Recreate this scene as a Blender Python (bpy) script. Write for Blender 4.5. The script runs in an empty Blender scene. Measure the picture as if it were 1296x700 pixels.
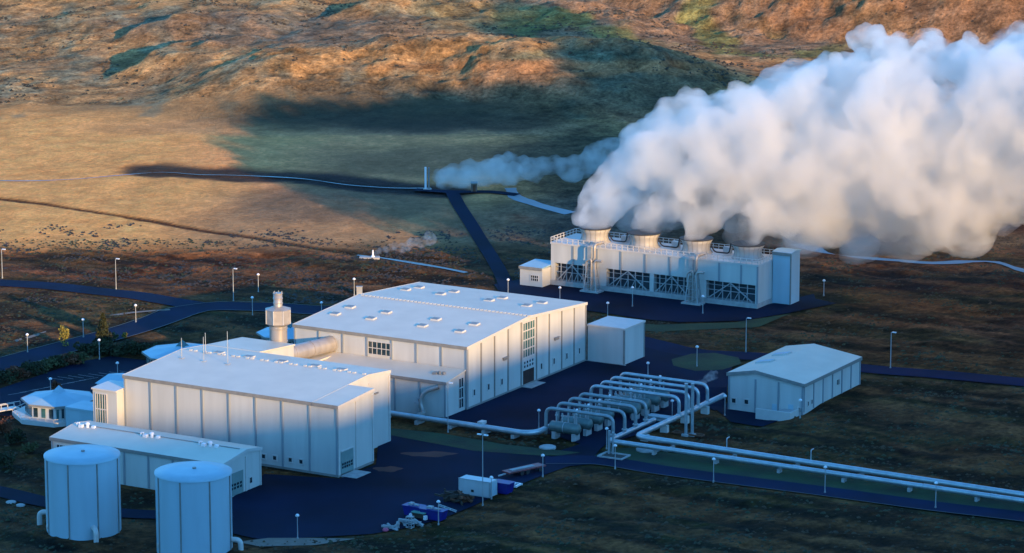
import bpy, math, random
import numpy as np
from mathutils import Vector
random.seed(7)
R = math.radians
sc = bpy.context.scene
col = sc.collection

# ------------------------------------------------------------------ camera
F = 4268.0; PITCH = R(11.8); CAMH = 150.0            # focal length in photo pixels (1296 wide), pitch below level
cam_d = bpy.data.cameras.new('camera'); cam = bpy.data.objects.new('camera', cam_d); col.objects.link(cam)
cam.location = (0, 0, CAMH); cam.rotation_euler = (R(90) - PITCH, 0, 0)
cam_d.sensor_width = 36.0; cam_d.lens = 36.0 * F / 1296.0
cam_d.clip_start = 1.0; cam_d.clip_end = 20000.0
sc.camera = cam

# ------------------------------------------------------------------ sky, sun, exposure
SUN_AZ = R(34); SUN_EL = R(10.4)                     # sun stands behind the camera, 34 degrees to the right
w = bpy.data.worlds.new('World'); sc.world = w; w.use_nodes = True
nt = w.node_tree; nt.nodes.clear()
out = nt.nodes.new('ShaderNodeOutputWorld'); bg = nt.nodes.new('ShaderNodeBackground'); sky = nt.nodes.new('ShaderNodeTexSky')
sky.sky_type = 'NISHITA'; sky.sun_disc = False; sky.sun_elevation = SUN_EL; sky.sun_rotation = math.pi - SUN_AZ
sky.altitude = 200; sky.air_density = 1.0; sky.dust_density = 0.15; sky.ozone_density = 6.0
tint = nt.nodes.new('ShaderNodeMix'); tint.data_type = 'RGBA'; tint.blend_type = 'MULTIPLY'; tint.inputs[0].default_value = 1.0
tint.inputs[7].default_value = (.82, 1.09, 1.02, 1.0)
nt.links.new(sky.outputs[0], tint.inputs[6]); nt.links.new(tint.outputs[2], bg.inputs[0]); nt.links.new(bg.outputs[0], out.inputs[0])
bg.inputs[1].default_value = 0.15
sun_d = bpy.data.lights.new('sun', 'SUN'); sun = bpy.data.objects.new('sun', sun_d); col.objects.link(sun)
sun_d.energy = 2.0; sun_d.angle = R(0.53); sun_d.color = (.93, 0.575, 0.225)
sdir = Vector((math.sin(SUN_AZ) * math.cos(SUN_EL), -math.cos(SUN_AZ) * math.cos(SUN_EL), math.sin(SUN_EL)))
sun.rotation_euler = sdir.to_track_quat('Z', 'Y').to_euler()
sc.view_settings.view_transform = 'Standard'; sc.view_settings.look = 'None'
sc.view_settings.exposure = 2.05; sc.view_settings.gamma = 1.0; sc.view_settings.use_curve_mapping = False
cy = sc.cycles
cy.use_denoising = True; cy.max_bounces = 24; cy.volume_bounces = 20; cy.diffuse_bounces = 3; cy.glossy_bounces = 3
cy.transmission_bounces = 4; cy.transparent_max_bounces = 8
cy.volume_step_rate = 1.0; cy.volume_max_steps = 256
sc.render.use_persistent_data = False

# ------------------------------------------------------------------ frames: the plant is laid out on its own grid (u along the long fronts, v away from the camera)
TH = R(30); CT, ST = math.cos(TH), math.sin(TH)
def UVW(u, v):
    a = u - 300; b = v + 460
    return (a * CT + b * ST, -a * ST + b * CT)
def XYU(x, y):
    return (x * CT - y * ST + 300, x * ST + y * CT - 460)
def proj(x, y, z):
    dz = z - CAMH
    f = y * math.cos(PITCH) - dz * math.sin(PITCH); k = y * math.sin(PITCH) + dz * math.cos(PITCH)
    return 648 + F * x / f, 350 - F * k / f

def sstep(a, b, x):
    t = np.clip((x - a) / (b - a), 0, 1); return t * t * (3 - 2 * t)
def _hash(ix, iy, s):
    h = (ix * 374761393 + iy * 668265263 + s * 974634777) & 0xffffffff
    h = ((h ^ (h >> 13)) * 1274126177) & 0xffffffff
    h = ((h ^ (h >> 16)) * 2246822519) & 0xffffffff
    return ((h ^ (h >> 15)) & 0xffffff) / float(0xffffff)
def vnoise(x, y, s=0):
    x = np.asarray(x, float); y = np.asarray(y, float)
    ix = np.floor(x).astype(np.int64); iy = np.floor(y).astype(np.int64); fx = x - ix; fy = y - iy
    fx = fx * fx * fx * (fx * (fx * 6 - 15) + 10); fy = fy * fy * fy * (fy * (fy * 6 - 15) + 10)
    a = _hash(ix, iy, s); b = _hash(ix + 1, iy, s); c = _hash(ix, iy + 1, s); d = _hash(ix + 1, iy + 1, s)
    return (a * (1 - fx) + b * fx) * (1 - fy) + (c * (1 - fx) + d * fx) * fy * 1.0
def fbm(x, y, oct=4, s=0, gain=0.5):
    t = 0; a = 1; n = 0
    for k in range(oct):
        c, q = math.cos(0.6 * k), math.sin(0.6 * k)
        t = t + a * vnoise((x * c - y * q) * 2.03 ** k + 17 * k, (x * q + y * c) * 2.03 ** k - 9 * k, s + k); n += a; a *= gain
    return t / n * 2 - 1

OX, OY = UVW(0, 0)
SX, SY = -math.sin(SUN_AZ), math.cos(SUN_AZ)
def base_z(x, y):
    """large shapes of the land: the plain, the hills beyond it, the mountain side and the camera hill with an unseen ridge shaped to cast shade"""
    x = np.asarray(x, float); y = np.asarray(y, float)
    z = np.zeros(np.broadcast(x, y).shape)
    # plain rises gently away from the plant
    z = z + 0.030 * np.clip(y - 745, 0, None) * sstep(745, 790, y) - 0.030 * np.clip(y - 960, 0, None)
    wx = x + 14 * fbm(x / 90, y / 90, 2, 11); wy = y + 14 * fbm(x / 90, y / 90, 2, 12)
    # long knoll in the middle distance
    h1 = 13.0 * np.exp(-((wx + 16) / 66) ** 6) * sstep(903, 958, wy + 5 * fbm(x / 16, y / 40, 2, 16)) * (1 - .62 * sstep(960, 996, wy)) * (0.88 + .35 * fbm(x / 26, y / 26, 3, 13))
    h1 = h1 + .03 * np.clip(wy - 985, 0, 200) * np.exp(-((wx + 16) / 80) ** 6)
    # left slopes
    h2 = 22 * sstep(925, 1150, wy + .25 * wx) * sstep(-30, -100, wx) * (0.8 + .4 * fbm(x / 45, y / 60, 3, 14))
    kn = 0
    for ax, ay, bx, by, hk, wd in ((-119, 962, -84, 1004, 7.0, 42), (-121, 1012, -103, 1042, 3.6, 24), (-60, 1050, -30, 1085, 4.5, 30), (128, 1064, 150, 1104, 9.0, 26)):
        ex, ey = bx - ax, by - ay; L_ = math.hypot(ex, ey); ex /= L_; ey /= L_
        al = ((x - ax) * ex + (y - ay) * ey) / L_; sd = (x - ax) * ey - (y - ay) * ex + 3.5 * fbm(x / 12, y / 12, 2, 17)
        kn = kn + hk * sstep(-3.5, 2.5, sd) * (1 - sstep(1, wd, sd)) * sstep(-.05, .45, al) * (1 - sstep(.75, 1.35, al))
    # mountain foot
    foot = 1105 - 0.62 * (wx - 10)
    foot = np.maximum(foot, 1015)
    d = np.clip(wy - foot, 0, None)
    rid = 1 - np.abs(fbm((x - .35 * y) / 34, y / 130, 3, 15))
    h3 = (0.42 * d + 10 * sstep(0, 90, d) * (rid - .6)) * sstep(-105, -5, wx)
    h3 = np.where(h3 > 160, 160 + (h3 - 160) * .35, h3)
    h4 = 0.22 * np.clip(y - 1300, 0, 900)
    hh = np.maximum(h1, np.maximum(h2, 0)) + kn + np.maximum(h3, h4 * .8)
    z = z + hh
    # the small fold behind the plant at right
    z = z + 2.2 * np.exp(-((x - 100) / 60) ** 2 - ((y - 800) / 25) ** 2)
    # sunken yard in front of the store
    u = x * CT - y * ST + 300; v = x * ST + y * CT - 460
    z = z - 1.45 * (1 - sstep(2, 11, np.hypot(np.clip(np.abs(u - 35.5) - 4.5, 0, None), np.clip(np.abs(v - 79.5) - 4.8, 0, None))))
    # unseen ridge toward the sun, crest shaped to shade the plant; camera spur
    q = (x - OX) * SX + (y - OY) * SY; ww = (x - OX) * SY - (y - OY) * SX
    Z0 = RZ0(ww)
    crest = Z0 + 700 * math.tan(SUN_EL)
    t = np.abs(q + 700)
    front = crest * np.clip(1 - np.sqrt((np.clip(q + 700, 0, None)) ** 2 + 400) / 520 + 20 / 520, 0, 1)
    back = crest * np.clip(1 - np.sqrt((np.clip(-q - 700, 0, None)) ** 2 + 400) / 1500 + 20 / 1500, .35, 1)
    hr = np.where(q > -700, front, back) * (1 - sstep(-200, -420, ww) * .0)
    hr = hr * sstep(-330, -200, ww)
    spur = np.clip(144 - .385 * np.clip(y, 0, None), 0, 144) * np.exp(-(np.clip(np.abs(x + 30) - 90, 0, None) / 60) ** 2)
    far_l = 150 * sstep(-250, -500, x) * sstep(430, -100, y) * .6
    return np.where(y < 460, np.maximum(np.maximum(hr, spur), np.maximum(far_l, z)), z)
def RZ0(ww):  # crest heights of the unseen ridge, tuned to place the shade line
    k = [(-900, 60), (-300, 12), (-90, 12), (-62, 15), (-48, 14), (-36, 10.5), (-12, 9.5), (0, 10.5), (40, 11.5), (60, 13.5), (85, 14.5), (115, 20), (138, 23), (152, 27), (172, 18), (200, 13), (260, 10), (500, 20), (1200, 80)]
    return np.interp(ww, [a for a, b in k], [b for a, b in k])

def at(px, py, dz=0.0):
    """ground point seen at a spot of the survey photograph"""
    X = (px - 648) / F; Y = -(py - 350) / F
    d = (X, math.cos(PITCH) + Y * math.sin(PITCH), -math.sin(PITCH) + Y * math.cos(PITCH))
    t0, t1 = 430.0, 1500.0
    ts = np.linspace(t0, t1, 2200)
    zz = CAMH + ts * d[2] - dz; g = base_z(ts * d[0], ts * d[1])
    i = int(np.argmax(zz < g))
    if i == 0: i = len(ts) - 1
    a = zz[i - 1] - g[i - 1]; b = g[i] - zz[i]; k = a / (a + b) if a + b else 0
    t = ts[i - 1] + (ts[i] - ts[i - 1]) * k
    return (t * d[0], t * d[1])
def bz(x, y): return float(base_z(np.array([x]), np.array([y]))[0])

# ------------------------------------------------------------------ materials
MAT = {}
def mat(name, rgb, rough=.7, metal=0.0, var=.12, scale=1.5, bump=0.0, bscale=8.0, streak=False, spec=.5):
    m = bpy.data.materials.new(name); m.use_nodes = True; n = m.node_tree.nodes; l = m.node_tree.links
    b = n['Principled BSDF']; b.inputs['Roughness'].default_value = rough; b.inputs['Metallic'].default_value = metal
    b.inputs['Specular IOR Level'].default_value = spec
    tc = n.new('ShaderNodeTexCoord'); mp = n.new('ShaderNodeMapping'); l.new(tc.outputs['Object'], mp.inputs[0])
    mp.inputs['Scale'].default_value = (scale, scale, scale * (.12 if streak else 1))
    nz = n.new('ShaderNodeTexNoise'); nz.inputs['Scale'].default_value = 1.0; nz.inputs['Detail'].default_value = 5; l.new(mp.outputs[0], nz.inputs[0])
    rp = n.new('ShaderNodeValToRGB'); l.new(nz.outputs[0], rp.inputs[0])
    lo = [c * (1 - var) for c in rgb]; hi = [min(1, c * (1 + var)) for c in rgb]
    rp.color_ramp.elements[0].position = .3; rp.color_ramp.elements[1].position = .7
    rp.color_ramp.elements[0].color = (*lo, 1); rp.color_ramp.elements[1].color = (*hi, 1)
    l.new(rp.outputs[0], b.inputs['Base Color'])
    if bump:
        n2 = n.new('ShaderNodeTexNoise'); n2.inputs['Scale'].default_value = bscale; n2.inputs['Detail'].default_value = 4; l.new(tc.outputs['Object'], n2.inputs[0])
        bp = n.new('ShaderNodeBump'); bp.inputs['Strength'].default_value = bump; bp.inputs['Distance'].default_value = .1
        l.new(n2.outputs[0], bp.inputs['Height']); l.new(bp.outputs[0], b.inputs['Normal'])
    MAT[name] = m; return m
mat('white_cladding', (.49, .49, .46), .45, 0, .09, .45, streak=True)
mat('white_trim', (.52, .50, .47), .45, 0, .05, 1)
mat('grey_trim', (.22, .215, .20), .5, 0, .12, 1)
mat('rib_grey', (.24, .27, .29), .5, 0, .1, 1, streak=True)
mat('roof_sheet', (.58, .52, .42), .5, 0, .06, .25)
mat('shaded_roof_sheet', (.30, .45, .52), .5, 0, .08, .3)  # the blue of the shade is mixed into this roof colour
mat('shaded_cladding', (.34, .48, .54), .45, 0, .07, .4, streak=True)  # white cladding with the blue of its shade put into the colour
mat('dark_glass', (.02, .04, .05), .12, 0, .3, 1, spec=.8)
mat('green_glass', (.04, .12, .12), .12, 0, .3, 1, spec=.8)
mat('door_teal', (.16, .24, .23), .5, 0, .08, 1)
mat('dark_opening', (.03, .012, .010), .8, 0, .5, .8)
mat('steel', (.36, .33, .30), .42, .35, .12, .8, streak=True)
mat('pipe_alu', (.42, .47, .49), .38, .55, .15, .8)
mat('pipe_dull', (.27, .31, .32), .45, .4, .15, .8)
mat('vessel_green', (.12, .17, .16), .45, .3, .15, .8)
mat('concrete', (.33, .33, .32), .85, 0, .15, 1, bump=.2)
mat('collar_metal', (.36, .33, .30), .5, .3, .15, .8)
mat('stack_cladding', (.34, .32, .29), .5, 0, .06, .5, streak=True)
mat('black_rim', (.02, .02, .022), .6, 0, .1, 1)
mat('galvanised', (.44, .46, .47), .45, .5, .1, 1)
mat('lamp_head', (.75, .76, .78), .3, 0, .04, 1)
mat('louvre_dark', (.03, .045, .06), .7, 0, .4, .6)
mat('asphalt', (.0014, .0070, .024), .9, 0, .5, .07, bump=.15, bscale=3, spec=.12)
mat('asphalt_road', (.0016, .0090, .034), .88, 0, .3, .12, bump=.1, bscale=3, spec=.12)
mat('gravel', (.17, .13, .10), .95, 0, .25, .5, bump=.5, bscale=2)
mat('kerb', (.09, .095, .09), .85, 0, .12, 1)
mat('lawn', (.011, .030, .005), .95, 0, .5, .18, bump=.8, bscale=2)
mat('road_paint', (.22, .22, .22), .7, 0, .25, 1)
mat('water', (.04, .07, .09), .35, 0, .25, .2, bump=.12, bscale=2.0, spec=.8)
mat('river_bed_dark', (.018, .018, .018), .95, 0, .5, .15, bump=.6, bscale=1, spec=.1)
mat('ditch_soil', (.060, .026, .013), .95, 0, .5, .3, bump=.6, bscale=1, spec=.1)
mat('container_white', (.50, .52, .52), .45, 0, .07, .8, streak=True)
mat('paint_blue', (.004, .010, .16), .45, 0, .25, 1)
mat('paint_red', (.22, .05, .05), .5, 0, .35, 1)
mat('paint_rust', (.12, .045, .02), .8, 0, .4, 1)
mat('scrap_dark', (.04, .027, .018), .8, 0, .5, 1)
mat('tarp_pale', (.30, .31, .31), .7, 0, .15, 1)
mat('tarp_green', (.12, .30, .24), .7, 0, .15, 1)
mat('bag_pink', (.5, .08, .14), .6, 0, .2, 1)
mat('bark', (.05, .035, .025), .9, 0, .3, 2)
mat('leaf_dark', (.026, .032, .009), .9, 0, .5, .8)
mat('leaf_olive', (.07, .075, .025), .9, 0, .4, .8)
mat('leaf_rust', (.14, .045, .018), .9, 0, .4, .8)
mat('leaf_yellow', (.20, .17, .03), .9, 0, .4, .8)
mat('tuft_brown', (.055, .032, .012), .95, 0, .5, .3)
mat('tuft_straw', (.60, .33, .17), .95, 0, .3, .3)
mat('scrub_far', (.055, .038, .016), .95, 0, .5, .05)
mat('dirt_red', (.070, .020, .014), .95, 0, .3, .3)

# ------------------------------------------------------------------ mesh helper
class MB:
    def __init__(s): s.v = []; s.f = []; s.sm = []
    def add(s, vs, fs, smooth=False):
        o = len(s.v); s.v += [tuple(p) for p in vs]; s.f += [tuple(i + o for i in f) for f in fs]; s.sm += [smooth] * len(fs); return s
    def box(s, x0, x1, y0, y1, z0, z1):
        v = [(x, y, z) for z in (z0, z1) for y in (y0, y1) for x in (x0, x1)]
        return s.add(v, [(0, 2, 3, 1), (4, 5, 7, 6), (0, 1, 5, 4), (2, 6, 7, 3), (0, 4, 6, 2), (1, 3, 7, 5)])
    def bar(s, a, b, t, t2=None):
        """square bar from a to b"""
        a = Vector(a); b = Vector(b); d = (b - a).normalized()
        up = Vector((0, 0, 1)) if abs(d.z) < .95 else Vector((1, 0, 0))
        e = d.cross(up).normalized(); g = e.cross(d).normalized(); t2 = t2 or t
        v = []
        for p in (a, b):
            for k, q in ((-1, -1), (1, -1), (1, 1), (-1, 1)): v.append(p + e * k * t / 2 + g * q * t2 / 2)
        return s.add(v, [(0, 3, 2, 1), (4, 5, 6, 7), (0, 1, 5, 4), (1, 2, 6, 5), (2, 3, 7, 6), (3, 0, 4, 7)])
    def cyl(s, a, b, r0, r1=None, n=20, caps=True):
        r1 = r0 if r1 is None else r1
        a = Vector(a); b = Vector(b); d = (b - a).normalized()
        up = Vector((0, 0, 1)) if abs(d.z) < .95 else Vector((1, 0, 0))
        e = d.cross(up).normalized(); g = e.cross(d).normalized()
        v = []
        for p, r in ((a, r0), (b, r1)):
            for k in range(n):
                t = 2 * math.pi * k / n; v.append(p + e * math.cos(t) * r + g * math.sin(t) * r)
        s.add(v, [(k, (k + 1) % n, n + (k + 1) % n, n + k) for k in range(n)], True)
        if caps: s.add(v, [tuple(range(n - 1, -1, -1)), tuple(range(n, 2 * n))])
        return s
    def lathe(s, c, prof, n=28, smooth=True):
        """rings (r, z) about a vertical axis through c"""
        v = []
        for r, z in prof:
            for k in range(n):
                t = 2 * math.pi * k / n; v.append((c[0] + r * math.cos(t), c[1] + r * math.sin(t), c[2] + z))
        f = []
        for i in range(len(prof) - 1):
            for k in range(n):
                f.append((i * n + k, i * n + (k + 1) % n, (i + 1) * n + (k + 1) % n, (i + 1) * n + k))
        s.add(v, f, smooth)
        if prof[0][0] > .001: s.add(v[:n], [tuple(range(n - 1, -1, -1))])
        if prof[-1][0] > .001: s.add(v[-n:], [tuple(range(n))])
        return s
    def tube(s, pts, r, n=12, bend=0.0, caps=True):
        """tube along a path; corners rounded with radius bend"""
        P = [Vector(p) for p in pts]
        if bend:
            Q = [P[0]]
            for i in range(1, len(P) - 1):
                a = (P[i - 1] - P[i]); b = (P[i + 1] - P[i]); k = min(bend, a.length * .49, b.length * .49)
                a = a.normalized(); b = b.normalized()
                for t in np.linspace(0, 1, 7):
                    Q.append((P[i] + a * k) * (1 - t) ** 2 + P[i] * 2 * t * (1 - t) + (P[i] + b * k) * t ** 2)
            Q.append(P[-1]); P = Q
        v = []; ref = None
        for i, p in enumerate(P):
            d = (P[min(i + 1, len(P) - 1)] - P[max(i - 1, 0)]).normalized()
            if ref is None: ref = Vector((0, 0, 1)) if abs(d.z) < .9 else Vector((1, 0, 0))
            e = d.cross(ref)
            if e.length < 1e-4: e = d.cross(Vector((.3, 1, .2)))
            e.normalize(); g = e.cross(d).normalized(); ref = g
            for k in range(n):
                t = 2 * math.pi * k / n; v.append(p + e * math.cos(t) * r + g * math.sin(t) * r)
        m = len(P)
        s.add(v, [(i * n + k, i * n + (k + 1) % n, (i + 1) * n + (k + 1) % n, (i + 1) * n + k) for i in range(m - 1) for k in range(n)], True)
        if caps: s.add(v, [tuple(range(n - 1, -1, -1)), tuple((m - 1) * n + k for k in range(n))])
        return s
    def prism_u(s, prof, u0, u1):
        """profile of (v, z) swept along u"""
        n = len(prof); v = [(u0, a, b) for a, b in prof] + [(u1, a, b) for a, b in prof]
        s.add(v, [(k, n + k, n + (k + 1) % n, (k + 1) % n) for k in range(n)] + [tuple(range(n)), tuple(range(2 * n - 1, n - 1, -1))]); return s
    def prism_v(s, prof, v0, v1):
        n = len(prof); v = [(a, v0, b) for a, b in prof] + [(a, v1, b) for a, b in prof]
        s.add(v, [(k, (k + 1) % n, n + (k + 1) % n, n + k) for k in range(n)] + [tuple(range(n - 1, -1, -1)), tuple(range(n, 2 * n))]); return s
    def prism_z(s, prof, z0, z1):
        n = len(prof); v = [(a, b, z0) for a, b in prof] + [(a, b, z1) for a, b in prof]
        s.add(v, [(k, (k + 1) % n, n + (k + 1) % n, n + k) for k in range(n)] + [tuple(range(n - 1, -1, -1)), tuple(range(n, 2 * n))]); return s

def tag(o, label=None, cat=None, group=None, kind=None):
    if label: o['label'] = label
    if cat: o['category'] = cat
    if group: o['group'] = group
    if kind: o['kind'] = kind
    return o
def link(name, mb, m, parent=None, fix=True):
    org = Vector(parent['_org']) if parent is not None and '_org' in parent.keys() else Vector((0, 0, 0))
    me = bpy.data.meshes.new(name); me.from_pydata([Vector(p) - org for p in mb.v], [], mb.f)
    me.polygons.foreach_set('use_smooth', mb.sm)
    me.materials.append(MAT[m] if isinstance(m, str) else m); me.update()
    if fix:
        import bmesh
        b = bmesh.new(); b.from_mesh(me); bmesh.ops.recalc_face_normals(b, faces=b.faces); b.to_mesh(me); b.free()
    o = bpy.data.objects.new(name, me); col.objects.link(o)
    if parent is not None:
        o.parent = parent
        o['_org'] = list(org)
    return o
def root(name, label, cat, u, v, z=0.0, group=None):
    """an Empty on the plant grid at (u, v); its parts are written in plant coordinates"""
    o = bpy.data.objects.new(name, None); col.objects.link(o); o.empty_display_size = 1
    x, y = UVW(u, v); o.location = (x, y, z); o.rotation_euler = (0, 0, -TH); o['_org'] = [u, v, z]
    return tag(o, label, cat, group)
def single(name, mb, m, label, cat, u, v, z=0, group=None, rot=-TH):
    """a thing that is one mesh, coordinates relative to its own base"""
    o = link(name, mb, m); x, y = UVW(u, v); o.location = (x, y, z); o.rotation_euler = (0, 0, rot)
    return tag(o, label, cat, group)
def copy_tree(o, parent=None):
    c = o.copy(); col.objects.link(c); c.parent = parent
    for ch in [k for k in bpy.data.objects if k.parent is o]: copy_tree(ch, c)
    return c

#@@TERRAIN
# ------------------------------------------------------------------ paved areas (world polygons surveyed from the photograph)
def P(*pp): return [at(a, b) for a, b in pp]
def smooth_line(pts, step=3.0):
    pts = [Vector((*p, 0)) for p in pts]; out = []
    Q = [pts[0]] + pts + [pts[-1]]
    for i in range(1, len(Q) - 2):
        n = max(2, int((Q[i + 1] - Q[i]).length / step))
        for k in range(n):
            t = k / n
            out.append(.5 * ((2 * Q[i]) + (-Q[i - 1] + Q[i + 1]) * t + (2 * Q[i - 1] - 5 * Q[i] + 4 * Q[i + 1] - Q[i + 2]) * t * t + (-Q[i - 1] + 3 * Q[i] - 3 * Q[i + 1] + Q[i + 2]) * t ** 3))
    out.append(pts[-1]); return [(p.x, p.y) for p in out]
ROADS = [  # name, centre line, width, material, lift
    ('entrance_road', P((-120, 492), (-40, 473), (0, 462), (47, 449), (104, 434), (141, 424), (188, 410), (222, 397), (262, 388), (340, 389), (407, 393), (470, 392), (560, 385), (640, 372)), 8.0, 'asphalt_road', .03),
    ('hill_road', P((-160, 350), (-60, 354), (0, 358), (63, 362), (126, 369), (173, 374), (214, 381), (250, 387)), 6.5, 'asphalt_road', .05),
    ('tower_road', P((640, 371), (700, 380), (780, 392), (860, 402), (940, 398), (1010, 386), (1040, 380)), 8.5, 'asphalt', .05),
    ('spur_track', P((572, 243), (582, 262), (600, 290), (620, 322), (636, 350), (644, 372)), 3.3, 'asphalt', .07),
    ('river_track', P((525, 240), (572, 243), (620, 243), (655, 247)), 3.0, 'asphalt', .09),
    ('east_road', P((785, 425), (830, 436), (880, 447), (954, 451), (1030, 458), (1099, 467), (1200, 475), (1296, 484), (1420, 496)), 6.5, 'asphalt_road', .05),
    ('south_road', P((690, 582), (760, 583), (830, 594), (903, 604), (1044, 622), (1184, 641), (1296, 654), (1400, 668)), 5.5, 'asphalt_road', .05),
    ('tank_road', P((-60, 612), (0, 622), (60, 636), (160, 650), (300, 652)), 5.0, 'asphalt', .05),
]
YARDS = [
    ('main_yard', P((335, 600), (430, 606), (476, 588), (480, 549), (560, 553), (620, 566), (700, 573), (735, 562), (690, 548), (560, 530), (590, 517), (742, 456), (771, 460), (800, 444), (836, 432), (880, 441), (935, 448), (924, 470), (918, 512), (905, 520), (884, 508), (830, 545), (770, 560), (760, 568), (752, 578), (770, 586), (720, 590), (684, 603), (640, 620), (600, 640), (556, 658), (505, 670), (470, 676), (400, 680), (330, 683), (270, 670), (280, 640)), 'asphalt', .022),
    ('car_park', P((-60, 520), (0, 492), (50, 475), (100, 458), (140, 451), (200, 458), (215, 470), (180, 500), (110, 520), (40, 530)), 'asphalt', .022),
    ('tower_yard', P((625, 360), (665, 352), (700, 357), (960, 388), (1030, 372), (1034, 384), (1000, 396), (940, 406), (860, 408), (740, 392), (640, 380)), 'asphalt', .022),
    ('store_yard', P((905, 517), (921, 510), (1000, 520), (1000, 527), (965, 540), (925, 534)), 'asphalt', .03),
]
STREAMS = [
    ('stream', P((-80, 226), (20, 229), (90, 227), (150, 222), (205, 218), (250, 221), (300, 222), (380, 226), (440, 234), (500, 238), (545, 238)), .55, 'water', .03),
    ('stream', P((646, 238), (652, 249), (668, 255), (690, 262), (722, 270)), 2.2, 'water', .03),
    ('stream', P((452, 323), (480, 326), (530, 334), (560, 339), (590, 345)), 1.0, 'water', .03),
    ('river', P((1015, 308), (1045, 320), (1090, 326), (1140, 330), (1180, 333), (1230, 331), (1262, 332), (1290, 341), (1330, 350)), 3.6, 'water', .03),
]
BEDS = [('river_bed', P((195, 214), (260, 219), (330, 222), (400, 224), (450, 232), (500, 236), (560, 241)), 17.0, 'river_bed_dark', .015),
        ('ditch', P((-80, 240), (0, 251), (60, 258), (120, 268), (190, 279), (250, 290), (320, 300), (380, 310), (445, 321)), 2.8, 'ditch_soil', .015)]
LAWNS = {
 .05: P((483, 541), (560, 549), (640, 563), (735, 573), (700, 578), (600, 571), (520, 556), (483, 549)),
 .035: P((752, 577), (790, 583), (830, 589), (903, 599), (1040, 617), (1180, 636), (1296, 649), (1296, 638), (1180, 620), (1040, 600), (900, 580), (800, 567), (775, 567)),
 .06: P((850, 455), (875, 448), (905, 447), (935, 453), (938, 461), (915, 468), (880, 470), (852, 463)),
 .02: P((750, 404), (830, 411), (930, 408), (1000, 397), (960, 414), (830, 420), (755, 414))}
def seg_dist(px, py, line):
    d = np.full(px.shape, 1e9)
    L = np.array(line)
    for (ax, ay), (bx, by) in zip(L[:-1], L[1:]):
        ex, ey = bx - ax, by - ay; t = np.clip(((px - ax) * ex + (py - ay) * ey) / (ex * ex + ey * ey + 1e-9), 0, 1)
        d = np.minimum(d, np.hypot(px - ax - t * ex, py - ay - t * ey))
    return d
def inside(px, py, poly):
    c = np.zeros(px.shape, bool); n = len(poly)
    for i in range(n):
        x0, y0 = poly[i]; x1, y1 = poly[(i + 1) % n]
        if y0 == y1: continue
        k = ((y0 > py) != (y1 > py)) & (px < (x1 - x0) * (py - y0) / (y1 - y0) + x0); c ^= k
    return c
BUILD = [(-46, -1, 3, 31), (-45, -6, 31, 100), (-6, 2, 99, 108), (-54, 7, 155, 171), (31, 48, 83, 110), (-46, -9, -19, -7), (-70, -46, -2, 50)]
BEDL = BEDS; BEDS = []
def flatness(px, py):
    """0 on paved ground and under buildings, 1 on open land"""
    d = np.full(px.shape, 1e9)
    for n_, ln, w_, m_, l_ in ROADS + STREAMS + BEDS: d = np.minimum(d, np.clip(seg_dist(px, py, ln) - w_ / 2, 0, None))
    for n_, pl, m_, l_ in YARDS:
        d = np.minimum(d, np.where(inside(px, py, pl), 0, seg_dist(px, py, pl + pl[:1])))
    u = px * CT - py * ST + 300; v = px * ST + py * CT - 460
    for pl in LAWNS.values(): d = np.minimum(d, .5 + np.where(inside(px, py, pl), 0, seg_dist(px, py, pl + pl[:1])))
    for a, b, c, e in BUILD: d = np.minimum(d, np.hypot(np.clip(np.maximum(a - u, u - b), 0, None), np.clip(np.maximum(c - v, v - e), 0, None)))
    return d
def axis(spec):
    out = [spec[0][0]]
    for a, b, s0, s1 in spec:
        x = a; L = b - a
        while x < b - 1e-6:
            s = s0 + (s1 - s0) * (x - a) / L; x = min(b, x + s); out.append(x)
    return np.array(out)
xs = axis([(-6000, -400, 900, 60), (-400, -190, 40, 3), (-190, 190, 1.1, 1.1), (190, 560, 3, 16), (560, 6000, 60, 900)])
ys = axis([(-5000, -300, 900, 20), (-300, 380, 14, 10), (380, 440, 6, 1.2), (440, 800, 1.0, 1.0), (800, 1150, 1.15, 1.6), (1150, 1400, 2, 8), (1400, 9000, 30, 900)])
GX, GY = np.meshgrid(xs, ys)
px_, py_ = GX.ravel(), GY.ravel()
Z = base_z(px_, py_)
near = (py_ > 380) & (py_ < 1500) & (np.abs(px_) < 300)
fd = np.full(px_.shape, 50.0); fd[near] = flatness(px_[near], py_[near])
rough = sstep(.8, 6, fd)
far = sstep(900, 960, py_)
n1 = fbm(px_ / 14, py_ / 14, 4, 21, .55); n2 = fbm(px_ / 3.4, py_ / 3.4, 3, 22, .6); n3 = vnoise(px_ / 1.3, py_ / 1.3, 23) - .5
lava = sstep(.0, .35, fbm(px_ / 40, py_ / 30, 3, 24) + .25 * (py_ < 760))
meadow = (py_ > 745) & (py_ < 925)
rid2 = 1 - np.abs(fbm(px_ / 22, py_ / 22, 4, 26, .55)) * 2
face = .22 + .9 * sstep(-85, -60, px_) * sstep(903, 915, py_) * (1 - sstep(955, 975, py_)) + .9 * sstep(1030, 1070, py_) * sstep(-60, 0, px_)
amp = np.where(meadow, .22, .45 + .35 * lava)
Z = Z + rough * (amp * n1 + np.where(meadow, .10, .24 + .25 * lava) * n2 + .12 * n3) + far * rough * face * (1.5 * (rid2 - .5) + .6 * n2 + 1.0 * n1)
Z = Z - .12 * (1 - sstep(0, 2.0, fd)) * (fd < 50)       # ground sheet lies just under the paving
Z = np.where((fd < 50), Z, Z)
Z = np.where((py_ < 380), Z + 1.5 * n1, Z)
nx, ny = len(xs), len(ys)
me = bpy.data.meshes.new('ground')
I = np.arange(nx * ny).reshape(ny, nx)
q = np.stack([I[:-1, :-1], I[:-1, 1:], I[1:, 1:], I[1:, :-1]], -1).reshape(-1, 4)
me.vertices.add(nx * ny)
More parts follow.
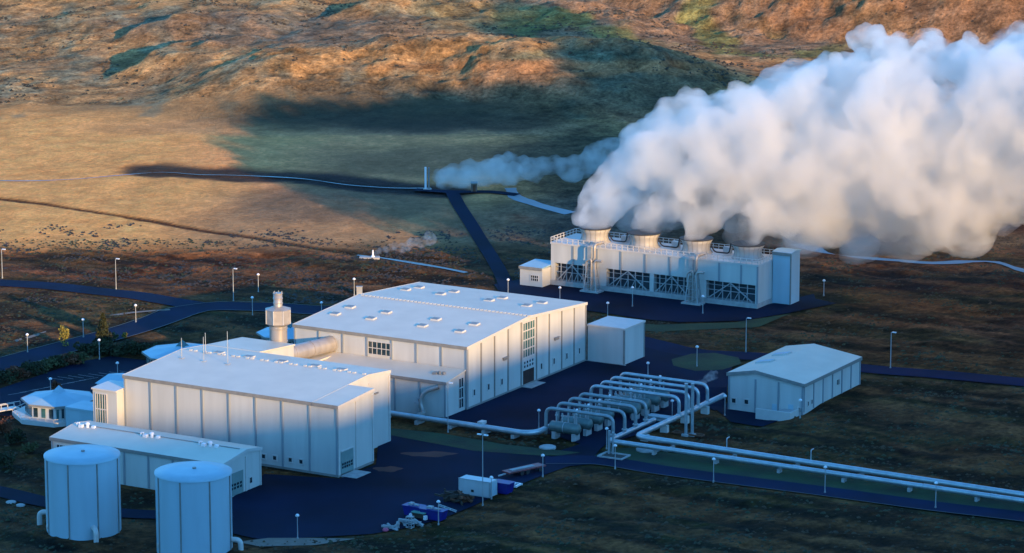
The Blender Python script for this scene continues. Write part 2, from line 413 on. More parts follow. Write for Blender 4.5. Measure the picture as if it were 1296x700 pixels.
me.loops.add(q.size); me.loops.foreach_set('vertex_index', q.ravel())
me.polygons.add(len(q)); me.polygons.foreach_set('loop_start', np.arange(0, q.size, 4)); me.polygons.foreach_set('loop_total', np.full(len(q), 4))
me.polygons.foreach_set('use_smooth', np.ones(len(q), bool))
# kinds of ground cover, as albedo, some with shade painted in
ppx, ppy = proj(px_, py_, Z)
ppx = np.where(py_ > 300, ppx, 9999); ppy = np.where(py_ > 300, ppy, 9999)
wob = 26 * fbm(px_ / 25, py_ / 25, 3, 31); wob2 = 12 * fbm(px_ / 12, py_ / 12, 3, 32)
X_ = ppx + wob; Y_ = ppy + .45 * wob2
C = np.tile(np.array([.085, .034, .012]), (len(px_), 1))       # brown heath
def blend(mask, rgb):
    global C
    m = np.clip(mask, 0, 1)[:, None]; C = C * (1 - m) + np.array(rgb) * m
def ell(cx, cy, rx, ry, soft=.35):
    return 1 - sstep(1 - soft, 1 + soft, np.hypot((X_ - cx) / rx, (Y_ - cy) / ry))
straw = (.82, .37, .110); orange = (.41, .215, .080); moss = (.155, .138, .050); lichen = (.20, .20, .12); dark = (.030, .024, .012); green = (.040, .052, .012); pinkb = (.27, .155, .085)
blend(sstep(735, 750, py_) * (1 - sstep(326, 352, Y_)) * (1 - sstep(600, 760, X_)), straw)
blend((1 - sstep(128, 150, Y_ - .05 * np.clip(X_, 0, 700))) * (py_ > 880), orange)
blend(ell(420, 285, 190, 55) * .55, (.16, .12, .085)); blend(ell(700, 300, 150, 60) * .8, (.10, .075, .055))  # cover darkened on the plain where the steam shadow lies
blend(ell(430, 260, 150, 22) * .5, (.06, .06, .05))  # darker core of the painted steam shadow
blend(ell(560, 205, 160, 18) * .6, (.16, .10, .045)); blend(ell(760, 200, 120, 40) * .8, (.085, .070, .032))
blend(ell(430, 160, 300, 12) * .4, (.20, .14, .09))
blend(sstep(.05, .4, fbm(px_ / 18, py_ / 30, 3, 33)) * (Y_ < 165) * (py_ > 900) * .55, (.24, .15, .075))
blend(sstep(.15, .45, fbm(px_ / 9, py_ / 16, 3, 34)) * (Y_ < 150) * (py_ > 900) * .6, lichen)
blend(ell(480, 130, 170, 32) * .65, (.075, .070, .045)); blend(ell(790, 100, 120, 50) * .8, (.055, .06, .04)); blend(ell(710, 75, 90, 14) * .7, (.10, .13, .08))
blend(ell(640, 115, 60, 30) * .6, (.38, .19, .09))
mt = (py_ > 1010) * sstep(520, 640, X_) * sstep(105, 60, Y_ - .08 * (X_ - 700))
blend(mt * .8, pinkb)
blend(mt * sstep(-.1, .25, fbm(px_ / 16, py_ / 30, 3, 35)) * ell(860, 40, 260, 60) * 1.0, (.21, .175, .055))
blend(mt * ell(1150, 20, 200, 40) * .7, (.34, .155, .065))
blend(ell(820, 85, 330, 9) * .75, (.38, .17, .065)); blend(ell(585, 35, 60, 14) * .7, (.48, .26, .11)); blend(ell(590, 20, 70, 20) * .5, moss)
blend(ell(350, 38, 200, 24) * .55, (.10, .085, .07))  # shaded valley behind the knoll, painted as greyer cover
# near the plant
blend(sstep(332, 366, Y_) * (1 - sstep(620, 690, X_)), (.080, .048, .022))
blend(ell(60, 395, 80, 30) * .8, (.20, .145, .07)); blend(ell(240, 345, 330, 9) * .7, (.30, .15, .08)); blend(ell(350, 355, 150, 14) * .7, (.10, .085, .05))
blend(ell(200, 395, 60, 14) * .7, green); blend(ell(260, 410, 80, 14) * .85, (.022, .032, .018)); blend(ell(140, 440, 60, 14) * .8, (.018, .024, .012))
blend(ell(30, 575, 90, 60) * .9, (.030, .018, .009))
blend((Y_ > 590) * sstep(480, 560, X_) * .75, (.062, .040, .015)); blend(sstep(635, 668, Y_) * .8, (.020, .026, .012))
blend((py_ < 600) * (X_ < 480) * .8 * sstep(615, 640, Y_), (.012, .014, .012))
blend((X_ > 1000) * ell(1180, 322, 260, 30) * .8, (.17, .105, .05)); blend((X_ > 1000) * ell(1150, 385, 240, 16) * .8, (.032, .050, .022))
blend(ell(850, 395, 100, 12) * .8, (.05, .075, .025)); blend((X_ > 780) * ell(1100, 420, 330, 24) * .6, (.075, .058, .045))
blend((X_ > 850) * ell(1120, 520, 260, 40) * .6, (.085, .060, .036))
bw = 2.2 * fbm(px_ / 7, py_ / 7, 3, 61)
nr = (py_ > 700) & (py_ < 1000) & (px_ < 60)
for (n_, ln, w_, m_, l_), rgb in zip(BEDL, ((.012, .018, .020), (.045, .013, .005))):
    dd = np.full(px_.shape, 99.0); dd[nr] = seg_dist(px_[nr], py_[nr], ln); h_ = w_ / 2
    mk = 1 - sstep(h_ * .55, h_ * 1.25, dd + (bw if w_ > 5 else .25 * bw)); blend(mk * .93, rgb); Z = Z - mk * (.35 if w_ > 5 else .3) * (dd > 1.5 if w_ > 5 else 1)
blend(sstep(3.5, 1.2, fd) * (fd < 20) * (Y_ > 380) * .5, green)
uu = px_ * CT - py_ * ST; vv = px_ * ST + py_ * CT
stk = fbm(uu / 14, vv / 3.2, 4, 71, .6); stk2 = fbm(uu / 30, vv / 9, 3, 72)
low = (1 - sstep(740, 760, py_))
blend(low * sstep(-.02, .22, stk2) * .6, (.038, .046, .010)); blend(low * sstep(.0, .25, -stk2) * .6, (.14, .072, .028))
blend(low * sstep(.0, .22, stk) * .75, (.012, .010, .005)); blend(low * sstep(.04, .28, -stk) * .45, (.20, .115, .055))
blend(far * sstep(.18, .5, fbm(px_ / 7, py_ / 9, 4, 73, .6)) * (.35 + .4 * ell(560, 135, 330, 40)), (.085, .060, .030))
blend(ell(500, 146, 230, 20) * .85, (.060, .045, .024)); blend(ell(660, 140, 60, 25) * .6, (.09, .06, .03)); blend(ell(560, 120, 110, 18) * .5, (.09, .07, .04))
smooth = meadow * 1.0 * (1 - sstep(-20, 20, px_))
lum = 1 + (.35 * n1 + .25 * n2) * (1 - .75 * smooth) + .3 * n3 * (1 - .3 * smooth)
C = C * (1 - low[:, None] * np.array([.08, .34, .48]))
steam_shade = ell(520, 200, 230, 45, .5) * ((py_ > 745) & (py_ < 960)); C = C * (1 - steam_shade[:, None] * np.array([.08, .22, .0]))  # cover made less green inside the steam shadow
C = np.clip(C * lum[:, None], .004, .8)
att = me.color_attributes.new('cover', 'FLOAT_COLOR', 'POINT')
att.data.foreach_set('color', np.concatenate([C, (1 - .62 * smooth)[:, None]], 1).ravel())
me.vertices.foreach_set('co', np.stack([px_, py_, Z], -1).ravel()); me.update(calc_edges=True)
gm = bpy.data.materials.new('heath_ground'); gm.use_nodes = True; n = gm.node_tree.nodes; l = gm.node_tree.links
b = n['Principled BSDF']; b.inputs['Roughness'].default_value = .95; b.inputs['Specular IOR Level'].default_value = .1
ca = n.new('ShaderNodeVertexColor'); ca.layer_name = 'cover'
tc = n.new('ShaderNodeTexCoord')
nz = n.new('ShaderNodeTexNoise'); nz.inputs['Scale'].default_value = .9; nz.inputs['Detail'].default_value = 8; nz.inputs['Roughness'].default_value = .7; l.new(tc.outputs['Object'], nz.inputs[0])
nz2 = n.new('ShaderNodeTexNoise'); nz2.inputs['Scale'].default_value = .16; nz2.inputs['Detail'].default_value = 6; nz2.inputs['Roughness'].default_value = .65; l.new(tc.outputs['Object'], nz2.inputs[0])
r1 = n.new('ShaderNodeMapRange'); r1.inputs[1].default_value = .32; r1.inputs[2].default_value = .68; r1.inputs[3].default_value = .45; r1.inputs[4].default_value = 1.55; l.new(nz.outputs[0], r1.inputs[0])
r2 = n.new('ShaderNodeMapRange'); r2.inputs[1].default_value = .35; r2.inputs[2].default_value = .65; r2.inputs[3].default_value = .5; r2.inputs[4].default_value = 1.5; l.new(nz2.outputs[0], r2.inputs[0])
mm = n.new('ShaderNodeMath'); mm.operation = 'MULTIPLY'; l.new(r1.outputs[0], mm.inputs[0]); l.new(r2.outputs[0], mm.inputs[1])
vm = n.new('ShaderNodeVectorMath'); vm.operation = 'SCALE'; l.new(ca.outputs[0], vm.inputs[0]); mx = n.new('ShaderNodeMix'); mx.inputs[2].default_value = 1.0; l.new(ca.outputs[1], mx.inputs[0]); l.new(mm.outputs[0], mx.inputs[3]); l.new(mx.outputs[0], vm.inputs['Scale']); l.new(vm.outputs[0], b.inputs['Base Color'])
bp = n.new('ShaderNodeBump'); bp.inputs['Strength'].default_value = 1.0; bp.inputs['Distance'].default_value = .8; l.new(nz.outputs[0], bp.inputs['Height']); l.new(bp.outputs[0], b.inputs['Normal'])
me.materials.append(gm)
ground = bpy.data.objects.new('ground', me); col.objects.link(ground); tag(ground, kind='structure')

def strip(name, line, width, m, lift, kind='structure', vary=0.0):
    L = smooth_line(line, 2.5); mb = MB(); n = len(L); K = 4; vs = []
    for i, p in enumerate(L):
        a = Vector(L[max(i - 1, 0)]); b_ = Vector(L[min(i + 1, n - 1)]); d = (b_ - a).normalized(); e = Vector((d.y, -d.x))
        wd = width * (1 + vary * float(fbm(np.array([i * .23]), np.array([width]), 2, 41)[0]))
        for k in range(K + 1):
            t = (k / K - .5) * wd; x = p[0] + e.x * t; y = p[1] + e.y * t; vs.append((x, y, 0))
    A = np.array(vs); A[:, 2] = base_z(A[:, 0], A[:, 1]) + lift
    mb.add(A.tolist(), [(i * (K + 1) + k, i * (K + 1) + k + 1, (i + 1) * (K + 1) + k + 1, (i + 1) * (K + 1) + k) for i in range(n - 1) for k in range(K)])
    o = link(name, mb, m, fix=False); tag(o, kind=kind); return o
def sheet(name, poly, m, lift, cell=3.0, kind='structure'):
    """flat-ish polygon draped on the land, cut into cells"""
    import bmesh
    b = bmesh.new(); vs = [b.verts.new((x, y, 0)) for x, y in poly]; b.faces.new(vs)
    X0 = min(p[0] for p in poly); X1 = max(p[0] for p in poly); Y0 = min(p[1] for p in poly); Y1 = max(p[1] for p in poly)
    for lo, hi, nrm in ((X0, X1, (1, 0, 0)), (Y0, Y1, (0, 1, 0))):
        c = lo + cell
        while c < hi:
            co = (c, 0, 0) if nrm[0] else (0, c, 0)
            bmesh.ops.bisect_plane(b, geom=b.verts[:] + b.edges[:] + b.faces[:], plane_co=co, plane_no=nrm); c += cell
    A = np.array([v.co[:] for v in b.verts]); zz = base_z(A[:, 0], A[:, 1]) + lift
    for v, z in zip(b.verts, zz): v.co.z = z
    bmesh.ops.recalc_face_normals(b, faces=b.faces)
    for f in b.faces:
        if f.normal.z < 0: f.normal_flip()
    me = bpy.data.meshes.new(name); b.to_mesh(me); b.free(); me.materials.append(MAT[m])
    o = bpy.data.objects.new(name, me); col.objects.link(o); tag(o, kind=kind); return o
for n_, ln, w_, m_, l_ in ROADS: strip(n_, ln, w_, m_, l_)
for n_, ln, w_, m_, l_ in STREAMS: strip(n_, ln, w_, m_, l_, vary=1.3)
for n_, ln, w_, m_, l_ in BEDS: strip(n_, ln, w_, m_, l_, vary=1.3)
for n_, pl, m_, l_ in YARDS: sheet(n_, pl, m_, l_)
# ------------------------------------------------------------------ buildings
def zf(u, v, py):
    lo, hi = -5.0, 60.0; x, y = UVW(u, v)
    for _ in range(40):
        m = (lo + hi) / 2
        if proj(x, y, m)[1] > py: lo = m
        else: hi = m
    return lo
def ribs_u(par, us, v, z0, z1, m='rib_grey', wd=.32, dp=.16, name='pilaster'):
    for i, u in enumerate(us):
        zt = z1 if not callable(z1) else z1(u)
        mb = MB().box(u - wd / 2, u + wd / 2, v - dp, v + .05, z0, zt); link(name, mb, m, par)
def ribs_v(par, u, vs, z0, zfun, m='rib_grey', wd=.30, dp=.16, name='pilaster'):
    for v in vs:
        zt = zfun(v) if callable(zfun) else zfun
        mb = MB().box(u - .05, u + dp, v - wd / 2, v + wd / 2, z0, zt); link(name, mb, m, par)
def win_v(par, u, v0, v1, z0, z1, nv=1, nz=1, glass='dark_glass', name='window', d=.10, bar=.12):
    """window in a wall that faces +u: frame and pane"""
    mb = MB()
    mb.box(u - .02, u + d, v0, v0 + bar, z0, z1); mb.box(u - .02, u + d, v1 - bar, v1, z0, z1)
    mb.box(u - .02, u + d, v0 + bar, v1 - bar, z0, z0 + bar); mb.box(u - .02, u + d, v0 + bar, v1 - bar, z1 - bar, z1)
    for k in range(1, nv):
        c = v0 + (v1 - v0) * k / nv; mb.box(u - .02, u + d * .8, c - bar * .35, c + bar * .35, z0 + bar, z1 - bar)
    for k in range(1, nz):
        c = z0 + (z1 - z0) * k / nz; mb.box(u - .02, u + d * .7, v0 + bar, v1 - bar, c - bar * .5, c + bar * .5)
    f = link(name, mb, 'white_trim', par)
    g = link('pane', MB().box(u - .03, u + .03, v0 + .05, v1 - .05, z0 + .05, z1 - .05), glass, None); g.parent = f
    re_origin(g, par); return f
def win_u(par, v, u0, u1, z0, z1, nu=1, nz=1, glass='dark_glass', name='window', d=.10, bar=.12):
    mb = MB()
    mb.box(u0, u0 + bar, v - d, v + .02, z0, z1); mb.box(u1 - bar, u1, v - d, v + .02, z0, z1)
    mb.box(u0 + bar, u1 - bar, v - d, v + .02, z0, z0 + bar); mb.box(u0 + bar, u1 - bar, v - d, v + .02, z1 - bar, z1)
    for k in range(1, nu):
        c = u0 + (u1 - u0) * k / nu; mb.box(c - bar * .35, c + bar * .35, v - d * .8, v + .02, z0 + bar, z1 - bar)
    for k in range(1, nz):
        c = z0 + (z1 - z0) * k / nz; mb.box(u0 + bar, u1 - bar, v - d * .7, v + .02, c - bar * .5, c + bar * .5)
    f = link(name, mb, 'white_trim', par)
    g = link('pane', MB().box(u0 + .05, u1 - .05, v - .03, v + .03, z0 + .05, z1 - .05), glass, None); g.parent = f
    re_origin(g, par); return f
def re_origin(g, par):
    org = Vector(par['_org']); me = g.data
    for v in me.vertices: v.co -= org
    g['_org'] = list(org)
def sub(name, mb, m, part, par):
    g = link(name, mb, m, None); g.parent = part; re_origin(g, par); return g
def gable_walls(par, u0, u1, v0, vr, v1, zb, ze, zr, zbk=None, m='white_cladding', name='wall'):
    zbk = ze if zbk is None else zbk
    return link(name, MB().prism_u([(v0, zb), (v1, zb), (v1, zbk), (vr, zr), (v0, ze)], u0, u1), m, par)
def gable_roof(par, u0, u1, v0, vr, v1, ze, zr, zbk=None, m='roof_sheet', th=.22, ov=.18, name='roof', seams=0.0):
    zbk = ze if zbk is None else zbk
    a = (zr - ze) / (vr - v0); c = (zr - zbk) / (v1 - vr)
    p = [(v0 - ov, ze - a * ov + .01), (vr, zr + .01), (v1 + ov, zbk - c * ov + .01), (v1 + ov, zbk - c * ov + th), (vr, zr + th), (v0 - ov, ze - a * ov + th)]
    r = link(name, MB().prism_u(p, u0 - ov, u1 + ov), m, par)
    # eaves band
    link('eaves_band', MB().box(u0 - ov, u1 + ov, v0 - ov - .06, v0 - ov - .003, ze - a * ov - .35, ze - a * ov + th + .03), 'grey_trim' if name != 'roof_light' else 'white_trim', par)
    for u, s in ((u0 - ov, -1), (u1 + ov, 1)):
        g = MB(); x0, x1 = sorted((u + s * .003, u + s * .07))
        g.prism_u([(v0 - ov, ze - a * ov - .28), (vr, zr - .28), (v1 + ov, zbk - c * ov - .28), (v1 + ov, zbk - c * ov + th + .04), (vr, zr + th + .04), (v0 - ov, ze - a * ov + th + .04)], x0, x1)
        link('gable_trim', g, 'white_trim', par)
    if False:
        s_ = MB(); u = u0 + seams
        while u < u1:
            s_.add([(u - .03, v0 - ov, ze - a * ov + th - .01), (u + .03, v0 - ov, ze - a * ov + th - .01), (u + .03, vr, zr + th - .01), (u - .03, vr, zr + th - .01),
                    (u - .03, v0 - ov, ze - a * ov + th + .018), (u + .03, v0 - ov, ze - a * ov + th + .018), (u + .03, vr, zr + th + .018), (u - .03, vr, zr + th + .018)],
                   [(0, 3, 2, 1), (4, 5, 6, 7), (0, 1, 5, 4), (1, 2, 6, 5), (2, 3, 7, 6), (3, 0, 4, 7)])
            u += seams
        sub('roof_seams', s_, m, r, par)
    return r

# --- turbine hall
H = root('turbine_hall', 'largest white hall with wide low gable roof and rows of roof hatches', 'industrial hall', -25, 77)
HU0, HU1, HV0, HVR, HV1, HE, HR, HB = -44.3, -6.6, 54.5, 77.0, 99.7, 11.6, 13.05, 11.4
gable_walls(H, HU0, HU1, HV0, HVR, HV1, -.3, HE, HR, HB)
gable_roof(H, HU0, HU1, HV0, HVR, HV1, HE, HR, HB, seams=1.8)
link('plinth', MB().box(HU0 - .05, HU1 + .08, HV0 - .08, HV1 + .08, -.3, .35), 'grey_trim', H)
ribs_u(H, [HU0 + .2 + k * 5.36 for k in range(8)], HV0, .35, HE - .3)
zh = lambda v: (HE + (HR - HE) * (v - HV0) / (HVR - HV0) if v < HVR else HR + (HB - HR) * (v - HVR) / (HV1 - HVR)) - .3
ribs_v(H, HU1, [54.7, 59.6, 64.5, 69.5, 74.4, 80.2, 85.1, 90.0, 94.9, 99.5], .35, zh, m='grey_trim')
win_v(H, HU1, 74.9, 79.6, 5.3, 12.3, 5, 4, 'green_glass', d=.14, bar=.22)
dp = link('door', MB().box(HU1 - .02, HU1 + .08, 75.1, 79.4, 3.0, 5.2), 'white_trim', H)
g = MB()
for i in range(4):
    for j in range(2): sub('door_light', MB().box(HU1 + .05, HU1 + .10, 75.5 + i * 1.0, 75.95 + i * 1.0, 3.5 + j * .75, 3.95 + j * .75), 'dark_glass', dp, H)
link('door_opening', MB().box(HU1 - .02, HU1 + .05, 75.2, 79.3, .36, 2.95), 'dark_opening', H)
link('threshold', MB().box(HU1 + .09, HU1 + 2.2, 74.6, 79.9, -.1, .12), 'concrete', H)
for v, z in ((57.1, 2.7), (62.3, 2.65), (67.2, 2.6), (82.1, 2.5), (87.0, 2.5), (92.0, 2.5), (97.0, 2.5)):
    win_v(H, HU1, v - .5, v + .5, z - .75, z + .75, 1, 1, bar=.2, d=.12)
for v, z in ((68.3, 6.8), (87.8, 6.75)):
    link('wall_vent', MB().box(HU1 - .02, HU1 + .35, v - .75, v + .75, z - .22, z + .25).box(HU1 - .01, HU1 + .55, v - .85, v + .85, z + .252, z + .32), 'grey_trim', H)
win_u(H, HV0, -27.9, -22.9, 8.0, 10.6, 5, 2, 'dark_glass', d=.12, bar=.14)
def hatch(par, px, py, name='roof_hatch', v0=HV0, ze=HE, vr=HVR, zr=HR, v1=HV1, zb=HB):
    # find roof point under pixel
    best = None
    for v in np.arange(v0 + .5, v1 - .5, .4):
        z = ze + (zr - ze) * (v - v0) / (vr - v0) if v < vr else zr + (zb - zr) * (v - vr) / (v1 - vr)
        z += .22
        for u in np.arange(-46, 2, .4):
            a, b_ = proj(*UVW(u, v), z); e = (a - px) ** 2 + (2 * (b_ - py)) ** 2
            if best is None or e < best[0]: best = (e, u, v, z)
    _, u, v, z = best
    p = link(name, MB().prism_u([(v - .75, z - .1), (v + .75, z - .1), (v + .7, z + .32), (v - .7, z + .22)], u - .85, u + .85), 'white_trim', par)
    sub('hatch_glass', MB().add([(u - .8, v - .68, z + .24), (u + .6, v - .68, z + .24), (u + .6, v + .68, z + .34), (u - .8, v + .68, z + .34)], [(0, 1, 2, 3)]), 'grey_trim', p, par)
for px, py in ((424, 398), (443, 389.5), (470, 404), (488.5, 396), (534, 413), (552, 404.5), (583.5, 420), (601, 411), (513.5, 367), (530.5, 364), (557.5, 373), (575, 370), (619.5, 380.5), (636, 377.5), (667, 387), (685.5, 384)):
    hatch(H, px, py)
g = MB()
for k in range(44):
    u = -43.6 + k * .86
    link('ridge_vent', MB().box(u, u + .5, HVR - .22, HVR + .22, HR + .2, HR + .42), 'white_trim', H)
link('gable_box', MB().box(-6.6, 2.1, 99.8, 100.0, 0, .1), 'concrete', H)

B = root('link_block', 'plain white block joined to the far corner of the largest hall', 'outbuilding', -2, 103)
BZ = 6.9
link('wall', MB().box(-6.4, 1.6, 100.1, 108.4, -.2, BZ), 'white_cladding', B)
link('roof', MB().box(-6.45, 1.8, 99.95, 108.6, BZ + .003, BZ + .35), 'white_trim', B)
link('corner_trim', MB().box(1.45, 1.75, 99.98, 100.3, 0, BZ), 'grey_trim', B)
link('corner_trim', MB().box(1.5, 1.72, 108.2, 108.5, 0, BZ), 'grey_trim', B)

# --- lean-to annex
A = root('annex', 'low white lean-to with blue-grey front between the two big halls', 'annex', -22, 51)
AV0, AZE, AZB = 47.7, 6.35, 7.3
link('wall', MB().prism_u([(AV0, -.2), (54.4, -.2), (54.4, AZB), (AV0, AZE)], -38, -6.9), 'white_cladding', A)
link('roof', MB().prism_u([(AV0 - .25, AZE), (54.4, AZB + .02), (54.4, AZB + .25), (AV0 - .25, AZE + .24)], -38.2, -6.65), 'roof_sheet', A)
link('eaves_band', MB().box(-38.2, -6.65, AV0 - .33, AV0 - .253, AZE - .3, AZE + .26), 'grey_trim', A)
ribs_u(A, [-7.1, -12.4, -17.8, -23.2, -28.6, -34.0], AV0, 0, AZE - .25)
win_v(A, -6.9, 52.0, 53.9, .5, 6.4, 2, 3, bar=.2)
g = MB(); g.box(-11.4, -10.5, 50.2, 51.2, AZE + .5, AZE + 1.0).cyl((-10.0, 50.6, AZE + .4), (-10.0, 50.6, AZE + 1.3), .25).cyl((-9.3, 50.9, AZE + .4), (-9.3, 50.9, AZE + 1.2), .35)
link('roof_fan', g, 'grey_trim', A)
link('downpipe', MB().tube([(-8.3, AV0 - .2, 5.6), (-10.8, AV0 - 1.2, 4.6), (-11.6, AV0 - 1.4, 2.4), (-10.4, AV0 - 1.8, .6), (-9.8, AV0 - 4.5, 1.2)], .38, 14, bend=1.6), 'steel', A)
link('pipe_bracket', MB().box(-12.2, -11.8, AV0 - 1.6, AV0 - .1, 0, 3.3).box(-12.6, -11.0, AV0 - 1.7, AV0 - 1.5, 2.2, 2.6), 'galvanised', A)

# --- machine hall (front left)
M = root('machine_hall', 'tall white hall in front with eight sunlit panels and three roof masts', 'industrial hall', -24, 16)
ME, MR = 12.2, 13.3
gable_walls(M, -46, -6.6, 3.4, 21, 28.3, -.3, ME, MR, 12.6)
link('rear_wing', MB().prism_u([(28.301, -.3), (40, -.3), (40, 11.7), (28.301, 12.6)], -46, -34.7), 'white_cladding', M)
link('wing_roof', MB().prism_u([(28.55, 12.6), (40.15, 11.7), (40.15, 11.95), (28.55, 12.85)], -46.18, -34.5), 'roof_sheet', M)
zq = ME + (MR - ME) * 11.1 / 17.6
link('end_wall', MB().prism_u([(3.4, -.3), (14.5, -.3), (14.5, zq), (3.4, ME)], -6.598, -1.5), 'white_cladding', M)
gable_roof(M, -46, -6.8, 3.4, 21, 28.3, ME, MR, 12.6)
link('end_roof', MB().prism_u([(3.22, ME - .01), (14.6, zq), (14.6, zq + .22), (3.22, ME + .21)], -6.54, -1.3), 'roof_sheet', M)
link('end_eaves_band', MB().box(-6.54, -1.3, 3.12, 3.197, ME - .35, ME + .25), 'grey_trim', M)
link('end_trim', MB().prism_u([(3.2, ME - .3), (14.7, zq - .3), (14.7, zq + .25), (3.2, ME + .25)], -1.297, -1.22), 'white_trim', M)
link('plinth', MB().box(-46.05, -1.42, 3.32, 14.4, -.3, .3), 'grey_trim', M)
ribs_u(M, [-45.8 + k * 5.51 for k in range(9)], 3.4, .3, ME - .3)
ribs_v(M, -1.5, [3.55, 9.0, 14.3], .3, ME - .2, m='white_trim')
ribs_v(M, -6.6, [14.8, 21.3, 27.8], .3, lambda v: 12.0, m='white_trim')
d_ = link('roller_door', MB().box(-1.52, -1.42, 4.2, 8.0, .05, 4.1), 'door_teal', M)
g = MB()
for i in range(5):
    for j in range(2): sub('door_light', MB().box(-1.43, -1.38, 4.45 + i * .7, 4.95 + i * .7, 1.15 + j * .55, 1.55 + j * .55), 'dark_glass', d_, M)
link('door_frame', MB().box(-1.53, -1.36, 8.003, 8.2, 0, 4.3).box(-1.53, -1.36, 4.2, 8.0, 4.103, 4.3), 'white_trim', M)
link('door_apron', MB().box(-1.35, 1.8, 3.9, 8.5, -.1, .10), 'concrete', M)
for px, py in ((334, 577.5), (348, 579.5), (367.5, 582), (381.5, 584.4)):
    best = min((abs(proj(*UVW(u, 3.4), 2)[0] - px), u) for u in np.arange(-46, -1.5, .1)); u = best[1]; z = zf(u, 3.4, py)
    win_u(M, 3.4, u - .55, u + .55, z - .55, z + .55, 1, 1, bar=.2, d=.14)
link('wall_vent', MB().box(-6.6, -6.3, 22.9, 24.0, 9.6, 9.85), 'grey_trim', M)
g = MB()
for k in range(38):
    u = -45.4 + k * 1.02
    if k % 3: link('ridge_vent', MB().box(u, u + .55, 20.8, 21.25, MR + .15, MR + .42), 'white_trim', M)
for u in (-39, -32.5, -25.5, -18.5, -13):
    hb = link('roof_hatch', MB().box(u - .9, u + .9, 21.8, 23.1, MR - .2, MR + .26), 'white_trim', M)
    sub('hatch_glass', MB().box(u - .8, u + .8, 21.9, 23.0, MR + .263, MR + .29), 'grey_trim', hb, M)
for px, y0, y1 in ((230, 425, 453), (258, 424, 457.5), (261, 417, 445), (289, 416, 461)):
    best = None
    for v in np.arange(4, 21, .25):
        z = ME + (MR - ME) * (v - 3.4) / 17.6 + .2
        for u in np.arange(-46, -20, .25):
            a, c = proj(*UVW(u, v), z); e = (a - px) ** 2 + (2 * (c - y1)) ** 2
            if best is None or e < best[0]: best = (e, u, v, z)
    _, u, v, z = best; h = (y1 - y0) * .132
    link('roof_mast', MB().cyl((u, v, z - .1), (u, v, z + h), .07, .05, 8).box(u - .35, u + .35, v - .35, v + .35, z - .05, z + .15), 'galvanised', M)
# lobby tower and side block on its left
Lb = root('glazed_bay', 'narrow cream stair bay with tall window strip beside the front hall', 'stair bay', -48, 2)
LZ = 9.7
link('wall', MB().box(-51.2, -46.01, 1.2, 6.5, -.2, LZ), 'white_cladding', Lb)
link('roof', MB().prism_u([(1.0, LZ + .003), (6.7, LZ + .003), (6.7, LZ + .5), (1.0, LZ + .28)], -51.4, -46.06), 'white_trim', Lb)
win_u(Lb, 1.2, -50.7, -48.1, 3.4, 9.2, 5, 2, 'green_glass', bar=.18, d=.14)
Sb = root('side_block', 'blue-shaded side block behind the glazed stair bay', 'outbuilding', -53, 16)
link('wall', MB().box(-60, -46.05, 14, 22, -.2, 7.0), 'shaded_cladding', Sb)
link('roof', MB().prism_u([(13.8, 7.003), (18, 7.9), (22.2, 7.2), (22.2, 7.0), (13.8, 7.0)], -60.3, -46.06), 'shaded_roof_sheet', Sb)
link('band', MB().box(-60.1, -46.06, 13.9, 13.99, 6.2, 6.6), 'grey_trim', Sb)

# --- low workshop in front
K = root('workshop', 'long low white workshop behind the two round tanks', 'workshop', -28, -13)
KE, KR, KB = 6.0, 6.95, 6.3
gable_walls(K, -45.3, -10.0, -18.5, -11.5, -7.3, -.3, KE, KR, KB)
gable_roof(K, -45.3, -10.0, -18.5, -11.5, -7.3, KE, KR, KB, seams=1.6)
ribs_u(K, [-45.0 + k * 5.0 for k in range(8)], -18.5, 0, KE - .3)
ribs_v(K, -10.0, [-18.3, -11.8, -7.5], 0, 6.0, m='white_trim')
d_ = link('roller_door', MB().box(-10.02, -9.92, -16.6, -12.6, .05, 3.9), 'door_teal', K)
g = MB()
for i in range(4):
    for j in range(2): sub('door_light', MB().box(-9.93, -9.88, -16.2 + i * .85, -15.65 + i * .85, 1.1 + j * .6, 1.5 + j * .6), 'dark_glass', d_, K)
d2 = link('side_door', MB().box(-10.02, -9.92, -10.9, -9.9, .05, 2.2), 'white_trim', K)
sub('door_light', MB().box(-9.93, -9.88, -10.7, -10.1, 1.1, 2.0), 'dark_glass', d2, K)
for u, k in ((-42, 0), (-28.5, 1), (-16.5, 2)):
    z = KR + .15
    v = MB().cyl((u, -12.6, z - .2), (u, -12.6, z + .55), .28).lathe((u, -12.6, z + .5), [(.42, 0), (.38, .2), (.05, .36)], 14)
    v.box(u - 1.5, u - .8, -13.2, -12.5, z - .15, z + .35); v.box(u + .9, u + 1.5, -12.8, -12.2, z - .15, z + .3)
    v.tube([(u - 2.2, -12.7, z - .1), (u - 2.2, -12.7, z + .5), (u - 1.6, -12.7, z + .5)], .14, 10, bend=.2)
    link('roof_vent', v, 'lamp_head', K)
link('ridge_strip', MB().box(-44, -11, -12.05, -11.85, KR + .05, KR + .26), 'grey_trim', K)
win_u(K, -18.5, -44.2, -42.0, 3.6, 5.2, 3, 1)

